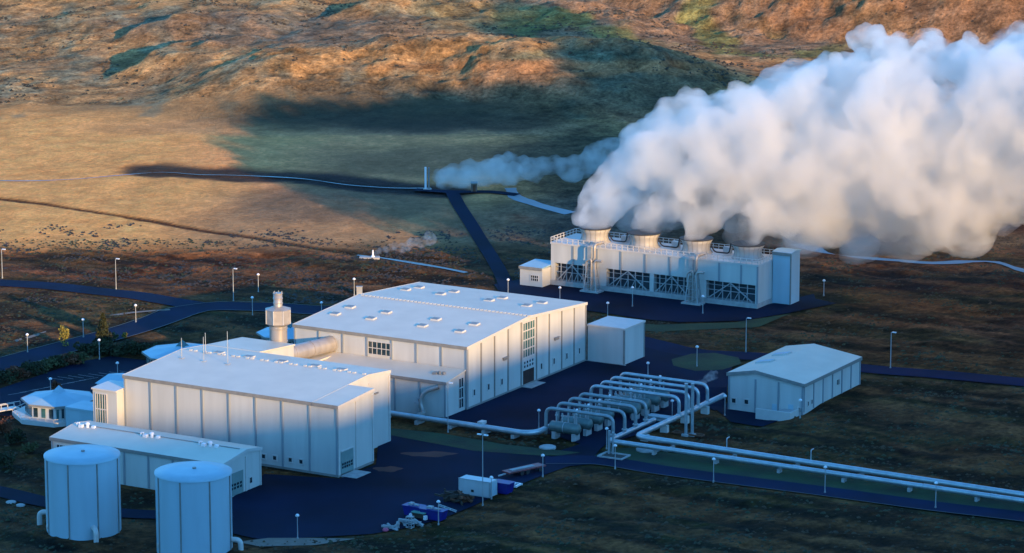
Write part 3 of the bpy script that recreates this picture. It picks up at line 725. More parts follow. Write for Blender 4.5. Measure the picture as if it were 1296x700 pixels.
# --- round tanks
def tank(u, v, h, lab, elbows):
    t = root('storage_tank', lab, 'tank', u, v, 0, 'round storage tanks')
    r = 5.95; n = 24
    link('shell', MB().lathe((u, v, 0), [(r, -.2), (r, h)], 48), 'shaded_cladding', t)
    link('cap', MB().lathe((u, v, h), [(r + .12, -.22), (r + .12, .10), (r * .6, .38), (.02, .55)], 48), 'shaded_roof_sheet', t)
    for k in range(8):
        a = R(-120 + 45 * k); c, s = math.cos(a), math.sin(a)
        link('seam', MB().bar((u + (r + .02) * c, v + (r + .02) * s, 0), (u + (r + .02) * c, v + (r + .02) * s, h - .2), .20), 'grey_trim', t)
    link('roof_cap', MB().cyl((u + .2, v, h + .4), (u + .2, v, h + .75), .3), 'grey_trim', t)
    for a, z in elbows:
        c, s = math.cos(R(a)), math.sin(R(a))
        link('outlet_pipe', MB().tube([(u + (r - .3) * c, v + (r - .3) * s, z), (u + (r + 1.5) * c, v + (r + 1.5) * s, z), (u + (r + 1.5) * c, v + (r + 1.5) * s, z - 2.2)], .42, 14, bend=1.1), 'white_trim', t)
    link('manhole', MB().cyl((u + (r - .1) * math.cos(R(-125)), v + (r - .1) * math.sin(R(-125)), 1.3), (u + (r + .2) * math.cos(R(-125)), v + (r + .2) * math.sin(R(-125)), 1.3), .35), 'white_trim', t)
tank(-19.1, -44.2, 12.5, 'round blue-shaded tank with two elbow pipes, left of the pair', [(-162, 2.6), (-38, 2.0)])
tank(2.3, -43.9, 12.5, 'round blue-shaded tank nearer the yard, right of the pair', [(20, 1.8)])

# --- octagonal pavilions
def pavilion(u, v, r, lab, porch=False):
    t = root('pavilion', lab, 'pavilion', u, v, 0, 'octagonal pavilions')
    n = 8; off = R(22.5 + 8)
    pt = lambda rr, k: (u + rr * math.cos(off + 2 * math.pi * k / n), v + rr * math.sin(off + 2 * math.pi * k / n))
    link('wall', MB().prism_z([pt(r, k) for k in range(n)], -.2, 3.2), 'white_cladding', t)
    ring = [(*pt(r + .7, k), 3.2) for k in range(n)]; top = [(*pt(.9, k), 4.45) for k in range(n)]; lo = [(*pt(r + .7, k), 2.95) for k in range(n)]
    link('roof', MB().add(lo + ring + top, [(k, (k + 1) % n, n + (k + 1) % n, n + k) for k in range(n)] + [(n + k, n + (k + 1) % n, 2 * n + (k + 1) % n, 2 * n + k) for k in range(n)] + [tuple(range(2 * n, 3 * n)), tuple(range(n - 1, -1, -1))]), 'shaded_roof_sheet', t)
    link('skylight', MB().add([(u - 1, v - 1, 4.3), (u + 1, v - 1, 4.3), (u + 1, v + 1, 4.3), (u - 1, v + 1, 4.3), (u, v, 5.6)], [(0, 1, 4), (1, 2, 4), (2, 3, 4), (3, 0, 4), (3, 2, 1, 0)]), 'shaded_roof_sheet' if porch else 'green_glass', t)
    e = MB()
    for k in range(n):
        a, c = Vector(pt(r + .72, k)), Vector(pt(r + .72, (k + 1) % n)); e.bar((*a, 3.08), (*c, 3.08), .1, .34)
    link('eaves_band', e, 'grey_trim', t)
    for k in range(n):
        a, c = Vector(pt(r + .04, k)), Vector(pt(r + .04, (k + 1) % n)); m_ = 5 if k % 2 == 0 else 3
        for j in range(m_):
            f0 = (j + .25) / m_; f1 = (j + .75) / m_
            p0, p1 = a.lerp(c, f0), a.lerp(c, f1)
            g = link('window', MB().bar((*p0, 1.7), (*p1, 1.7), .10, 1.7), 'dark_glass' if (j + k) % 3 else 'green_glass', t)
    if porch:
        link('terrace', MB().prism_z([pt(r + 2.4, k) for k in range(n)], -.2, .7), 'white_trim', t)
        f = MB()
        for k in range(n):
            a, c = pt(r + 2.3, k), pt(r + 2.3, (k + 1) % n); f.bar((*a, 1.25), (*c, 1.25), .09)
            for j in range(4):
                q_ = Vector(a).lerp(Vector(c), j / 4); f.bar((*q_, .7), (*q_, 1.25), .07)
        link('railing', f, 'white_trim', t)
    return t
pavilion(-68.6, 14.0, 6.2, 'octagonal pavilion with white terrace, half in sun at far left', True)
pavilion(-70.8, 55.5, 7.1, 'blue-shaded octagonal pavilion with green glass peak behind the front hall')
pavilion(-62.5, 80.0, 5.8, 'octagonal pavilion mostly hidden behind the silver flue stack')
Cn = root('corridor', 'low flat-roofed corridor joining the terrace pavilion to the halls', 'corridor', -55, 10)
link('wall', MB().box(-62.4, -51.5, 7.8, 12.8, -.2, 3.4), 'shaded_cladding', Cn)
link('roof', MB().box(-62.4, -51.45, 7.6, 13.0, 3.403, 3.75), 'shaded_roof_sheet', Cn)
x = at(-60, 533); y = at(22, 519)
ua, ub = XYU(*x), XYU(*y)
Fb = root('footbridge', 'white railed footbridge leading left from the terrace pavilion', 'footbridge', *ub)
link('deck', MB().bar((*ua, .55), (*ub, .55), 1.8, .2), 'white_trim', Fb)
g = MB()
for s in (-.85, .85):
    a = Vector((*ua, 1.5)) + Vector((0, s, 0)); c = Vector((*ub, 1.5)) + Vector((0, s, 0)); g.bar(a, c, .1)
    for k in range(11):
        p_ = a.lerp(c, k / 10); g.bar((p_.x, p_.y, .6), p_, .07)
link('railing', g, 'white_trim', Fb)

# --- link building and flue stack
Lk = root('boiler_house', 'low flat-roofed block between the halls under the silver duct', 'outbuilding', -40, 42)
link('wall', MB().box(-46, -34.8, 40.2, 54.2, -.2, 7.0), 'white_cladding', Lk)
link('roof', MB().box(-46.2, -34.6, 40.21, 54.3, 7.003, 7.3), 'roof_sheet', Lk)
g = MB(); g.cyl((-40.5, 49, 7.4), (-40.5, 49, 8.2), .3).lathe((-40.5, 49, 8.15), [(.5, 0), (.42, .3), (.05, .5)], 14)
link('roof_vent', g, 'lamp_head', Lk)
su, sv = -39.4, 42.0
S = root('flue_stack', 'silver flue stack with octagonal collar rising between the two halls', 'flue stack', su, sv)
za, zb_, zc, zd = zf(su, sv, 416), zf(su, sv, 412), zf(su, sv, 391), zf(su, sv, 371)
s_ = MB().lathe((su, sv, 0), [(1.62, -.2), (1.62, zb_)], 32)
link('shaft', s_, 'steel', S)
for z in (zf(su, sv, 449), zf(su, sv, 432), za):
    link('shaft_ring', MB().lathe((su, sv, z), [(1.63, 0), (1.75, .05), (1.75, .2), (1.63, .25)], 32, False), 'steel', S)
oc = lambda r, off=R(12): [(su + r * math.cos(off + k * math.pi / 4), sv + r * math.sin(off + k * math.pi / 4)) for k in range(8)]
link('collar', MB().prism_z(oc(2.35), zb_ + .5, zc), 'collar_metal', S)
for z0, z1, r0, r1 in ((zb_, zb_ + .5, 1.6, 2.4), (zc, zc + .5, 2.5, .9)):
    a = [(x, y, z0) for x, y in oc(r0)]; c = [(x, y, z1) for x, y in oc(r1)]
    link('collar_skirt', MB().add(a + c, [(k, (k + 1) % 8, 8 + (k + 1) % 8, 8 + k) for k in range(8)] + [tuple(range(7, -1, -1)), tuple(range(8, 16))]), 'collar_metal', S)
for x, y in oc(2.37): link('collar_edge', MB().bar((x, y, zb_ + .5), (x, y, zc), .14), 'white_trim', S)
link('top_pipe', MB().lathe((su, sv, 0), [(.82, zc), (.82, zd), (.7, zd), (.7, zd - .8)], 24), 'steel', S)
for f in (.35, .65, .96): link('pipe_ring', MB().lathe((su, sv, zc + (zd - zc) * f), [(.83, 0), (.92, .03), (.92, .14), (.83, .17)], 24, False), 'steel', S)
g = MB()
for k in range(6): g.cyl((su + .8 * math.cos(k), sv + .8 * math.sin(k), zd - .1), (su + .8 * math.cos(k), sv + .8 * math.sin(k), zd + .3), .08, None, 6)
link('top_lugs', g, 'steel', S)
dz0 = zf(-36, 54.5, 437)
D = root('exhaust_duct', 'fat horizontal silver duct entering the largest hall beside the flue stack', 'duct', -35, 46)
link('duct_body', MB().cyl((-38.2, 43.2, dz0 + .25), (-36, 54.6, dz0 + .25), 1.5, 1.5, 32), 'steel', D)
for t in (.10, .5, .985):
    c = Vector((-38.2, 43.2, dz0 + .25)).lerp(Vector((-36, 54.6, dz0 + .25)), t); d_ = (Vector((2.2, 11.4, 0))).normalized()
    link('duct_ring', MB().cyl(c - d_ * .12, c + d_ * .12, 1.58, 1.58, 32), 'steel', D)
link('duct_saddle', MB().box(-36.4, -35.0, 45, 45.5, 6.5, dz0 - 1.2), 'galvanised', D)

# --- cooling tower
T = root('cooling_tower', 'long white cooling tower block with braced open base and railed deck', 'cooling tower', -23, 164)
TU0, TU1, TV0, TV1, TZ = -47.6, 1.6, 158.8, 170.0, 8.95
link('wall', MB().box(TU0, TU1, TV0, TV1, 4.9, TZ), 'white_cladding', T)
link('base_slab', MB().box(TU0 - .1, TU1 + .1, TV0 - .15, TV1 + .1, -.3, 1.05), 'concrete', T)
link('inner_fill', MB().box(TU0 + .3, TU1 - .5, TV0 + 1.8, TV1 - .3, 1.05, 4.9), 'louvre_dark', T)
link('end_wall', MB().box(TU1 - .45, TU1, TV0, TV1, 1.05, 4.895), 'white_cladding', T)
link('end_wall', MB().box(TU0, TU0 + .9, TV0, TV1, 1.05, 4.895), 'white_cladding', T)
link('deck_band', MB().box(TU0 - .12, TU1 + .12, TV0 - .12, TV1 + .12, TZ + .003, TZ + .35), 'white_trim', T)
for u in (-42.1, -36.3, -30.5, -24.7, -18.9, -13.1, -7.3, -2.2): link('pilaster', MB().box(u - .18, u + .18, TV0 - .16, TV0 + .02, 4.9, TZ), 'rib_grey', T)
link('corner_trim', MB().box(TU1 - .2, TU1 + .1, TV0 - .1, TV0 + .25, 0.8, TZ), 'rib_grey', T)
edges = [-46.7, -33.5, -20.3, -17.7, -3.6]
bays = [(-46.7, -36.8), (-31.6, -24.2), (-22.6, -13.0), (-9.9, .2)]
bays = [(-46.6, -38.4), (-34.2, -23.7), (-22.8, -14.2), (-10.4, 1.1)]
last = TU0 + .9
for a, c in bays:
    pr = link('pier', MB().box(last, a, TV0 + .1, TV0 + 1.6, 1.05, 4.89), 'white_cladding', T); last = c
    g = MB(); n = 6
    for k in range(n + 1):
        u = a + (c - a) * k / n; g.bar((u, TV0 + .25, 1.05), (u, TV0 + .25, 4.9), .16)
    g.bar((a, TV0 + .22, 3.0), (c, TV0 + .22, 3.0), .13); g.bar((a, TV0 + .2, 4.1), (c, TV0 + .2, 4.1), .09)
    m_ = (a + c) / 2
    g.bar((m_, TV0 + .05, 4.8), (a + .6, TV0 + .05, 1.2), .2); g.bar((m_, TV0 + .05, 4.8), (c - .6, TV0 + .05, 1.2), .2)
    g.bar((a + (c - a) * 2 / n, TV0 + .1, 3.0), (a + (c - a) * 1.3 / n, TV0 + .1, 1.1), .12); g.bar((a + (c - a) * 4 / n, TV0 + .1, 3.0), (a + (c - a) * 3.4 / n, TV0 + .1, 1.1), .12)
    g.bar((a + (c - a) * 3 / n, TV0 + .1, 3.0), (a + (c - a) * 2.4 / n, TV0 + .1, 1.1), .12); g.bar((a + (c - a) * 5 / n, TV0 + .1, 3.0), (a + (c - a) * 4.4 / n, TV0 + .1, 1.1), .12)
    link('bracing', g, 'galvanised', T)
link('pier', MB().box(last, TU1 - .46, TV0 + .1, TV0 + 1.6, 1.05, 4.89), 'white_cladding', T)
def railing(u0, u1, v0, v1, z):
    g = MB(); P_ = [(u0, v0), (u1, v0), (u1, v1), (u0, v1), (u0, v0)]
    for (a, b_), (c, d_) in zip(P_[:-1], P_[1:]):
        for h in (.55, 1.1): g.bar((a, b_, z + h), (c, d_, z + h), .10)
        n = max(2, int(math.hypot(c - a, d_ - b_) / 1.3))
        for k in range(n): g.bar((a + (c - a) * k / n, b_ + (d_ - b_) * k / n, z), (a + (c - a) * k / n, b_ + (d_ - b_) * k / n, z + 1.15), .12)
    return g
link('railing', railing(TU0, TU1, TV0, TV1, TZ + .35), 'white_trim', T)
FANS = [(-39.9, 164.4), (-28.0, 164.4), (-15.5, 164.4), (-3.4, 164.4)]
for u, v in FANS:
    z = TZ + .35
    prof = [(3.5, 0), (3.05, .45), (2.85, 1.2), (2.95, 2.1), (3.5, 3.0), (3.38, 3.0), (2.83, 2.1), (2.7, .4)]
    f = link('fan_shroud', MB().lathe((u, v, z), prof, 36), 'stack_cladding', T)
    g = MB()
    for k in range(18):
        a = 2 * math.pi * k / 18; pp = [(u + r * 1.006 * math.cos(a), v + r * 1.006 * math.sin(a), z + h) for r, h in prof[:5]]
        sub('shroud_seam', MB().tube(pp, .04, 5), 'grey_trim', f, T)
    sub('shroud_rim', MB().lathe((u, v, z + 2.98), [(3.36, 0), (3.58, 0), (3.58, .15), (3.36, .15)], 36, False), 'black_rim', f, T)
for a, c in zip(FANS[:-1], FANS[1:]):
    m_ = (a[0] + c[0]) / 2
    link('deck_pipe', MB().tube([(a[0] + 3.2, 164.8, TZ + 2.3), (a[0] + 4.0, 164.8, TZ + .8), (c[0] - 4.6, 164.8, TZ + .8), (c[0] - 4.2, 164.8, TZ + 3.0)], .16, 8, bend=.7), 'black_rim', T)
    link('deck_cabinet', MB().box(m_ - .8, m_ + .8, 166.5, 167.6, TZ + .35, TZ + 1.7), 'galvanised', T)
Bx = root('stair_tower', 'plain blue-shaded stair tower at the right end of the cooling tower', 'stair tower', 4, 168)
link('wall', MB().box(1.75, 5.9, 165.7, 170.1, -.2, 10.8), 'shaded_cladding', Bx)
link('roof', MB().prism_u([(165.5, 10.803), (170.3, 10.803), (170.3, 11.05), (167.9, 11.35), (165.5, 11.05)], 1.65, 6.1), 'shaded_roof_sheet', Bx)
link('corner_trim', MB().box(5.75, 6.0, 165.6, 165.85, 0, 10.8), 'grey_trim', Bx)
link('eaves_band', MB().box(1.66, 6.09, 165.43, 165.497, 10.35, 11.0), 'grey_trim', Bx)
Sh = root('pump_house', 'small white pump house at the left end of the cooling tower', 'pump house', -50, 158)
link('wall', MB().box(-53.2, -47.7, 155.2, 162, -.2, 3.9), 'white_cladding', Sh)
link('roof', MB().prism_u([(155.0, 3.9), (162.2, 4.2), (162.2, 4.45), (155.0, 4.15)], -53.4, -47.7), 'shaded_roof_sheet', Sh)
win_u(Sh, 155.2, -50.6, -48.6, 1.1, 2.5, 4, 2)
link('eaves_band', MB().box(-53.4, -47.7, 154.93, 154.997, 3.6, 4.2), 'grey_trim', Sh)
# pipe towers in front of it
def pipe_tower(u, v, lab):
    t = root('pipe_tower', lab, 'pipe tower', u, v, 0, 'pipe towers at the cooling tower')
    h = 6.4
    for dx, dy in ((-1.5, -.9), (1.5, -.9), (-1.5, .9), (1.5, .9)): link('post', MB().bar((u + dx, v + dy, 0), (u + dx * .55, v + dy * .6, h), .2), 'galvanised', t)
    g = MB()
    for z in (1.6, 3.2, 4.8, 6.2):
        k = 1 - .45 * z / h; a, b_ = 1.5 * k, .9 * k
        for p, q_ in (((-a, -b_), (a, -b_)), ((a, -b_), (a, b_)), ((a, b_), (-a, b_)), ((-a, b_), (-a, -b_))): g.bar((u + p[0], v + p[1], z), (u + q_[0], v + q_[1], z), .11)
    for z0, z1 in ((0, 1.6), (1.6, 3.2), (3.2, 4.8), (4.8, 6.2)):
        k0 = 1 - .45 * z0 / h; k1 = 1 - .45 * z1 / h
        g.bar((u - 1.5 * k0, v - .9 * k0, z0), (u + 1.5 * k1, v - .9 * k1, z1), .09); g.bar((u + 1.5 * k0, v + .9 * k0, z0), (u - 1.5 * k1, v + .9 * k1, z1), .09)
    link('cross_bracing', g, 'galvanised', t)
    link('riser_pipe', MB().tube([(u - .75, v, 0), (u - .75, v, 6.0), (u + .6, v, 7.0), (u + .6, v, 10.2), (u + 1.0, v + 3.2, 10.3)], .34, 12, bend=.8), 'steel', t)
    link('riser_pipe', MB().tube([(u + .9, v - .3, 0), (u + .9, v - .3, 6.9), (u + 2.6, v - .3, 6.9)], .30, 12, bend=.7), 'steel', t)
    link('riser_pipe', MB().tube([(u + .1, v - .5, 0), (u + .1, v - .5, 7.2), (u - 1.2, v - .5, 6.6), (u - 1.2, v - .5, 4.6)], .22, 10, bend=.6), 'steel', t)
    link('wall_recess', MB().box(u - 2.2, u - 1.2, TV0 - .3, TV0 - .17, 1, TZ + .3), 'galvanised', t)
    link('footing', MB().box(u - 2.2, u + 2.2, v - 1.3, v + 1.3, -.2, .35), 'concrete', t)
pipe_tower(-36.4, 156.6, 'lattice pipe tower at the sunlit left half of the cooling tower')
pipe_tower(-12.2, 156.6, 'lattice pipe tower at the shaded right half of the cooling tower')

# --- store building
W = root('store_building', 'separate white gabled store at right with sunken yard', 'store building', 39.5, 96)
WU0, WU1, WV0, WV1 = 32.0, 47.3, 84.0, 109.0; WM = 37.6
wp = [(WU0, -1.7), (WU1, -1.7), (WU1, 5.0), (WM, 6.35), (WU0, 5.3)]
link('wall', MB().prism_v(wp, WV0, WV1), 'white_cladding', W)
link('roof', MB().prism_v([(WU0 - .25, 5.27), (WM, 6.36), (WU1 + .25, 4.97), (WU1 + .25, 5.2), (WM, 6.6), (WU0 - .25, 5.5)], WV0 - .25, WV1 + .2), 'roof_sheet', W)
link('gable_trim', MB().prism_v([(WU0 - .25, 4.9), (WM, 6.0), (WU1 + .25, 4.6), (WU1 + .25, 5.24), (WM, 6.64), (WU0 - .25, 5.54)], WV0 - .33, WV0 - .253), 'grey_trim', W)
link('eaves_band', MB().box(WU1 + .253, WU1 + .33, WV0 - .3, WV1 + .2, 4.55, 5.2), 'grey_trim', W)
ribs_u(W, [32.2, 37.6, 42.3, 47.1], WV0, -1.6, 4.9)
ribs_v(W, WU1, [84.2, 88.3, 92.4, 96.5, 100.7, 104.8, 108.8], -.2, 4.6)
for px, py in ((928.5, 507), (944.5, 508.5), (1013, 519)):
    u = min((abs(proj(*UVW(a, WV0), 0)[0] - px), a) for a in np.arange(32, 47, .1))[1]; z = zf(u, WV0, py)
    win_u(W, WV0, u - .6, u + .6, z - .6, z + .6, 1, 1, bar=.2, d=.14)
link('side_door', MB().box(41.0, 42.0, WV0 - .08, WV0 + .02, -1.4, .7), 'shaded_cladding', W)
link('side_door', MB().box(44.3, 45.3, WV0 - .08, WV0 + .02, -1.1, 1.0), 'shaded_cladding', W)
for v in (86.0, 87.6): win_v(W, WU1, v - .4, v + .4, .5, 1.6, bar=.15)
link('wall_vent', MB().box(WU1 - .02, WU1 + .3, 98.6, 99.2, 2.0, 2.9), 'grey_trim', W)
for v in (92.5, 99.5):
    u0, u1 = WU0 + 1.8, WM - .6; zz = lambda u: 5.5 + (6.6 - 5.5) * (u - WU0) / (WM - WU0)
    hb = link('roof_light', MB().prism_v([(u0, zz(u0) - .1), (u1, zz(u1) - .1), (u1, zz(u1) + .3), (u0, zz(u0) + .3)], v - 1.0, v + 1.0), 'white_trim', W)
    sub('hatch_glass', MB().prism_v([(u0 + .15, zz(u0 + .15) + .302), (u1 - .15, zz(u1 - .15) + .302), (u1 - .15, zz(u1 - .15) + .33), (u0 + .15, zz(u0 + .15) + .33)], v - .85, v + .85), 'shaded_roof_sheet', hb, W)
Rm = root('retaining_wall', 'low concrete retaining wall wrapping the front corner of the store', 'retaining wall', 44, 80)
link('wall_leg', MB().box(39.6, 46.6, 80.0, 80.35, -1.8, .5), 'white_trim', Rm)
link('wall_leg', MB().box(46.25, 46.6, 80.353, 83.9, -1.8, .5), 'white_trim', Rm)
link('ramp', MB().prism_u([(80.36, -1.8), (83.9, -1.8), (83.9, .1), (80.36, .1)], 43.2, 46.24), 'concrete', Rm)
# ------------------------------------------------------------------ separator station: drums, loop pipes, collecting pipes
LV = [45.0, 49.3, 53.4, 57.3, 63.6, 67.4, 71.2, 74.9]
order = ['nearest', 'second', 'third', 'fourth', 'fifth', 'sixth', 'seventh', 'farthest']
for i, v in enumerate(LV):
    g4 = i < 4
    u0, u1 = (15.4, 28.9) if g4 else (14.3, 32.3); h = 5.2
    t = root('loop_pipe', 'arched silver pipe, %s of the eight counted away from the junction' % order[i], 'pipe loop', u0, v, 0, 'arched pipes over the separators')
    link('pipe', MB().tube([(u0, v, .4), (u0, v, h), (u1, v, h), (u1, v, 1.3)], .31, 14, bend=1.4), 'pipe_alu' if not g4 else 'pipe_dull', t)
    um = u0 + (u1 - u0) * .46
    link('support_post', MB().bar((um, v - .1, .1), (um, v - .1, h - .35), .22).box(um - .25, um + .25, v - .3, v + .3, h - .5, h - .37), 'galvanised', t)
    link('pipe_shoe', MB().cyl((um, v, h - .42), (um, v, h + .5), .22), 'lamp_head', t)
    link('pipe_flange', MB().cyl((u1, v, 1.9), (u1, v, 2.1), .52), 'galvanised', t)
    # drum on saddles under the loop
    a, c = (16.6, 21.9) if g4 else (17.3, 24.0); r = 1.0 if g4 else 1.1; zc_ = 2.0
    d = root('separator_drum', 'dull green horizontal drum under the %s arched pipe' % order[i], 'separator', (a + c) / 2, v, 0, 'separator drums')
    g = MB(); n = 24; prof = [(a - .45, .05), (a - .35, r * .6), (a, r), (c, r), (c + .35, r * .6), (c + .45, .05)]
    vs = [(x, v + rr * math.cos(2 * math.pi * k / n), zc_ + rr * math.sin(2 * math.pi * k / n)) for x, rr in prof for k in range(n)]
    g.add(vs, [(j * n + k, j * n + (k + 1) % n, (j + 1) * n + (k + 1) % n, (j + 1) * n + k) for j in range(5) for k in range(n)], True)
    g.add(vs[:n], [tuple(range(n))]); g.add(vs[-n:], [tuple(range(n))])
    link('drum', g, 'vessel_green', d)
    for x in (a + .8, c - .5): link('saddle', MB().box(x - .35, x + .35, v - .95, v + .95, -.1, 1.25), 'concrete', d)
    for x in (a + .9, a + 2.1, a + 3.3, c - .7): link('nozzle', MB().cyl((x, v, zc_ + r - .1), (x, v, zc_ + r + 1.6), .13, None, 8).cyl((x, v, zc_ + r + 1.0), (x, v, zc_ + r + 1.25), .26, None, 8), 'galvanised', d)
    link('drum_band', MB().cyl(((a + c) / 2 - .06, v, zc_), ((a + c) / 2 + .06, v, zc_), r + .04, None, 24), 'galvanised', d)
hp = root('collecting_pipe', 'shorter collecting pipe under the near arches, bending into the lower pipeline', 'pipeline', 29, 52)
link('pipe', MB().tube([(28.9, 60.5, 1.3), (28.9, 43.2, 1.3), (110, 43.2, 1.2), (135, 43.2, 1.2)], .45, 16, bend=1.8), 'pipe_alu', hp)
hp2 = root('collecting_pipe', 'longer collecting pipe under the far arches, bending into the upper pipeline', 'pipeline', 31, 66)
link('pipe', MB().tube([(32.3, 81.5, 1.7), (32.3, 47.0, 1.7), (60, 46.9, 1.5), (110, 46.2, 1.3), (135, 46.0, 1.3)], .50, 16, bend=1.8), 'pipe_alu', hp2)
for u in np.arange(38, 120, 12.0):
    link('pipe_rest', MB().box(u - .25, u + .25, 42.7, 43.8, -.1, .72), 'concrete', hp)
    link('pipe_rest', MB().box(u + 1.25, u + 1.75, 46.2, 47.7, -.1, .85), 'concrete', hp2)
    link('pipe_band', MB().cyl((u + 2.5, 43.2, 1.27), (u + 2.62, 43.2, 1.27), .50, None, 16), 'galvanised', hp)
for v in (50.5, 58, 66, 74): link('pipe_rest', MB().box(31.6, 33.0, v - .4, v + .4, -.1, 1.3), 'white_trim', hp2)
for u in (50.0, 66.0): link('vent_loop', MB().tube([(u, 47.2, 1.9), (u, 47.2, 3.6), (u, 48.2, 3.6)], .1, 8, bend=.3), 'galvanised', hp2)
lp = root('west_pipeline', 'thick pale pipe along the grass strip from the front hall to the arches', 'pipeline', -2, 40)
link('pipe', MB().tube([(-22, 41.6, 1.15), (-2, 41.2, 1.15), (13.6, 41.0, 1.15), (15.0, 42.6, 1.2), (15.4, 45.0, 1.3)], .52, 16, bend=1.2), 'pipe_alu', lp)
link('pipe', MB().tube([(-22, 42.8, .95), (-2, 42.4, .95), (12, 42.2, .95), (14.3, 43.6, 1.0), (14.6, 49.3, 1.2)], .34, 12, bend=1.2), 'pipe_alu', lp)
for u in (-16, -9, -2, 5, 11): link('pipe_rest', MB().box(u - .3, u + .3, 40.6, 43.2, -.1, .62), 'concrete', lp)
link('valve_box', MB().box(3.6, 4.6, 41.0, 42.6, 1.5, 2.0), 'white_trim', lp)
for k, (pxx, pyy) in enumerate(((868, 551), (876, 551))):
    x, y = at(pxx, pyy); u, v = XYU(x, y)
    t = root('vent_stack', ('left' if k == 0 else 'right') + ' one of two slim silver vent stacks at the far arches', 'vent stack', u, v, 0, 'vent stacks')
    h_ = 9.3
    link('stack_pipe', MB().cyl((u, v, 0), (u, v, h_), .28, None, 14), 'pipe_alu', t); link('foot', MB().box(u - .6, u + .6, v - .6, v + .6, -.1, .3), 'concrete', t)
    link('stack_rim', MB().cyl((u, v, h_), (u, v, h_ + .2), .34, None, 14), 'galvanised', t)
for pxx, pyy, s_, lab in ((693, 567, 1.5, 'pale concrete slab on the grass below the arched pipes'), (820, 570, 2.1, 'flat pale concrete cover beside the lower pipeline'), (770, 392, 0, '')):
    if s_:
        u, v = XYU(*at(pxx, pyy)); single('concrete_slab', MB().lathe((0, 0, 0), [(s_, -.1), (s_, .25), (s_ * .8, .38)], 14, False), 'concrete', lab, 'slab', u, v)
u, v = XYU(*at(777, 578))
t = root('valve_pit', 'open valve pit with pale kerb where the collecting pipe bends', 'valve pit', u, v)
link('kerb_ring', MB().box(u - 2.4, u + 2.4, v - 1.7, v - 1.45, -.1, .3).box(u - 2.4, u + 2.4, v + 1.45, v + 1.7, -.1, .3).box(u - 2.4, u - 2.15, v - 1.45, v + 1.45, -.1, .3).box(u + 2.15, u + 2.4, v - 1.45, v + 1.45, -.1, .3), 'concrete', t)
link('pit_floor', MB().box(u - 2.15, u + 2.15, v - 1.45, v + 1.45, -.1, .06), 'scrap_dark', t)
link('pit_post', MB().bar((u - 1.6, v + 1.2, .06), (u - 1.6, v + 1.2, 4.2), .35), 'pipe_alu', t); link('pit_post', MB().bar((u - .9, v + 1.3, .06), (u - .9, v + 1.3, 4.0), .3), 'pipe_alu', t)
u, v = XYU(*at(838, 533))
single('pipe_pallet', MB().box(-2.4, 2.4, -.9, .9, .1, .5).tube([(-2.6, -.5, .75), (2.6, -.5, .75)], .25, 10).tube([(-2.6, .1, .75), (2.6, .1, .75)], .25, 10).tube([(-2.6, .6, .75), (2.6, .6, .75)], .25, 10), 'galvanised', 'bundle of pale pipes lying between the collecting pipes', 'pipe bundle', u, v)
u, v = XYU(*at(825, 545))
single('skid_frame', MB().box(-3, 3, -.12, .12, .1, .35).box(-3, 3, 1.0, 1.24, .1, .35).box(-3, -2.8, .121, .999, .1, .3).box(2.8, 3, .121, .999, .1, .3).box(-.1, .1, .121, .999, .1, .3), 'paint_rust', 'reddish steel skid frame lying beside the longer collecting pipe', 'skid', u + 7, v)

# ------------------------------------------------------------------ lamps
def lamp(px, py, top, lab, wide=False):
    x, y = at(px, py); z = bz(x, y)
    lo, hi = z, z + 40
    for _ in range(40):
        m = (lo + hi) / 2
        if proj(x, y, m)[1] > top: lo = m
        else: hi = m
    h = lo - z; u, v = XYU(x, y)
    o = bpy.data.objects.new('street_lamp', None); col.objects.link(o); o.location = (x, y, z - .1); o.rotation_euler = (0, 0, -TH); o['_org'] = [0, 0, 0]
    tag(o, lab, 'street lamp', 'street lamps on the site')
    link('pole', MB().cyl((0, 0, 0), (0, 0, h), .10, .06, 10), 'galvanised', o)
    link('base_plate', MB().cyl((0, 0, 0), (0, 0, .35), .16, None, 10), 'concrete', o)
    if h < 6.2:
        link('lamp_head', MB().lathe((0, 0, h), [(.08, -.05), (.30, .05), (.33, .22), (.16, .42), (.02, .46)], 16), 'lamp_head', o)
    else:
        link('lamp_arm', MB().bar((-.5 if wide else 0, 0, h), (.7, 0, h + .06), .08), 'galvanised', o)
        hd = MB().box(.25, 1.0, -.16, .16, h - .02, h + .16)
        if wide: hd.box(-1.0, -.25, -.16, .16, h - .02, h + .16)
        link('lamp_head', hd, 'lamp_head', o)
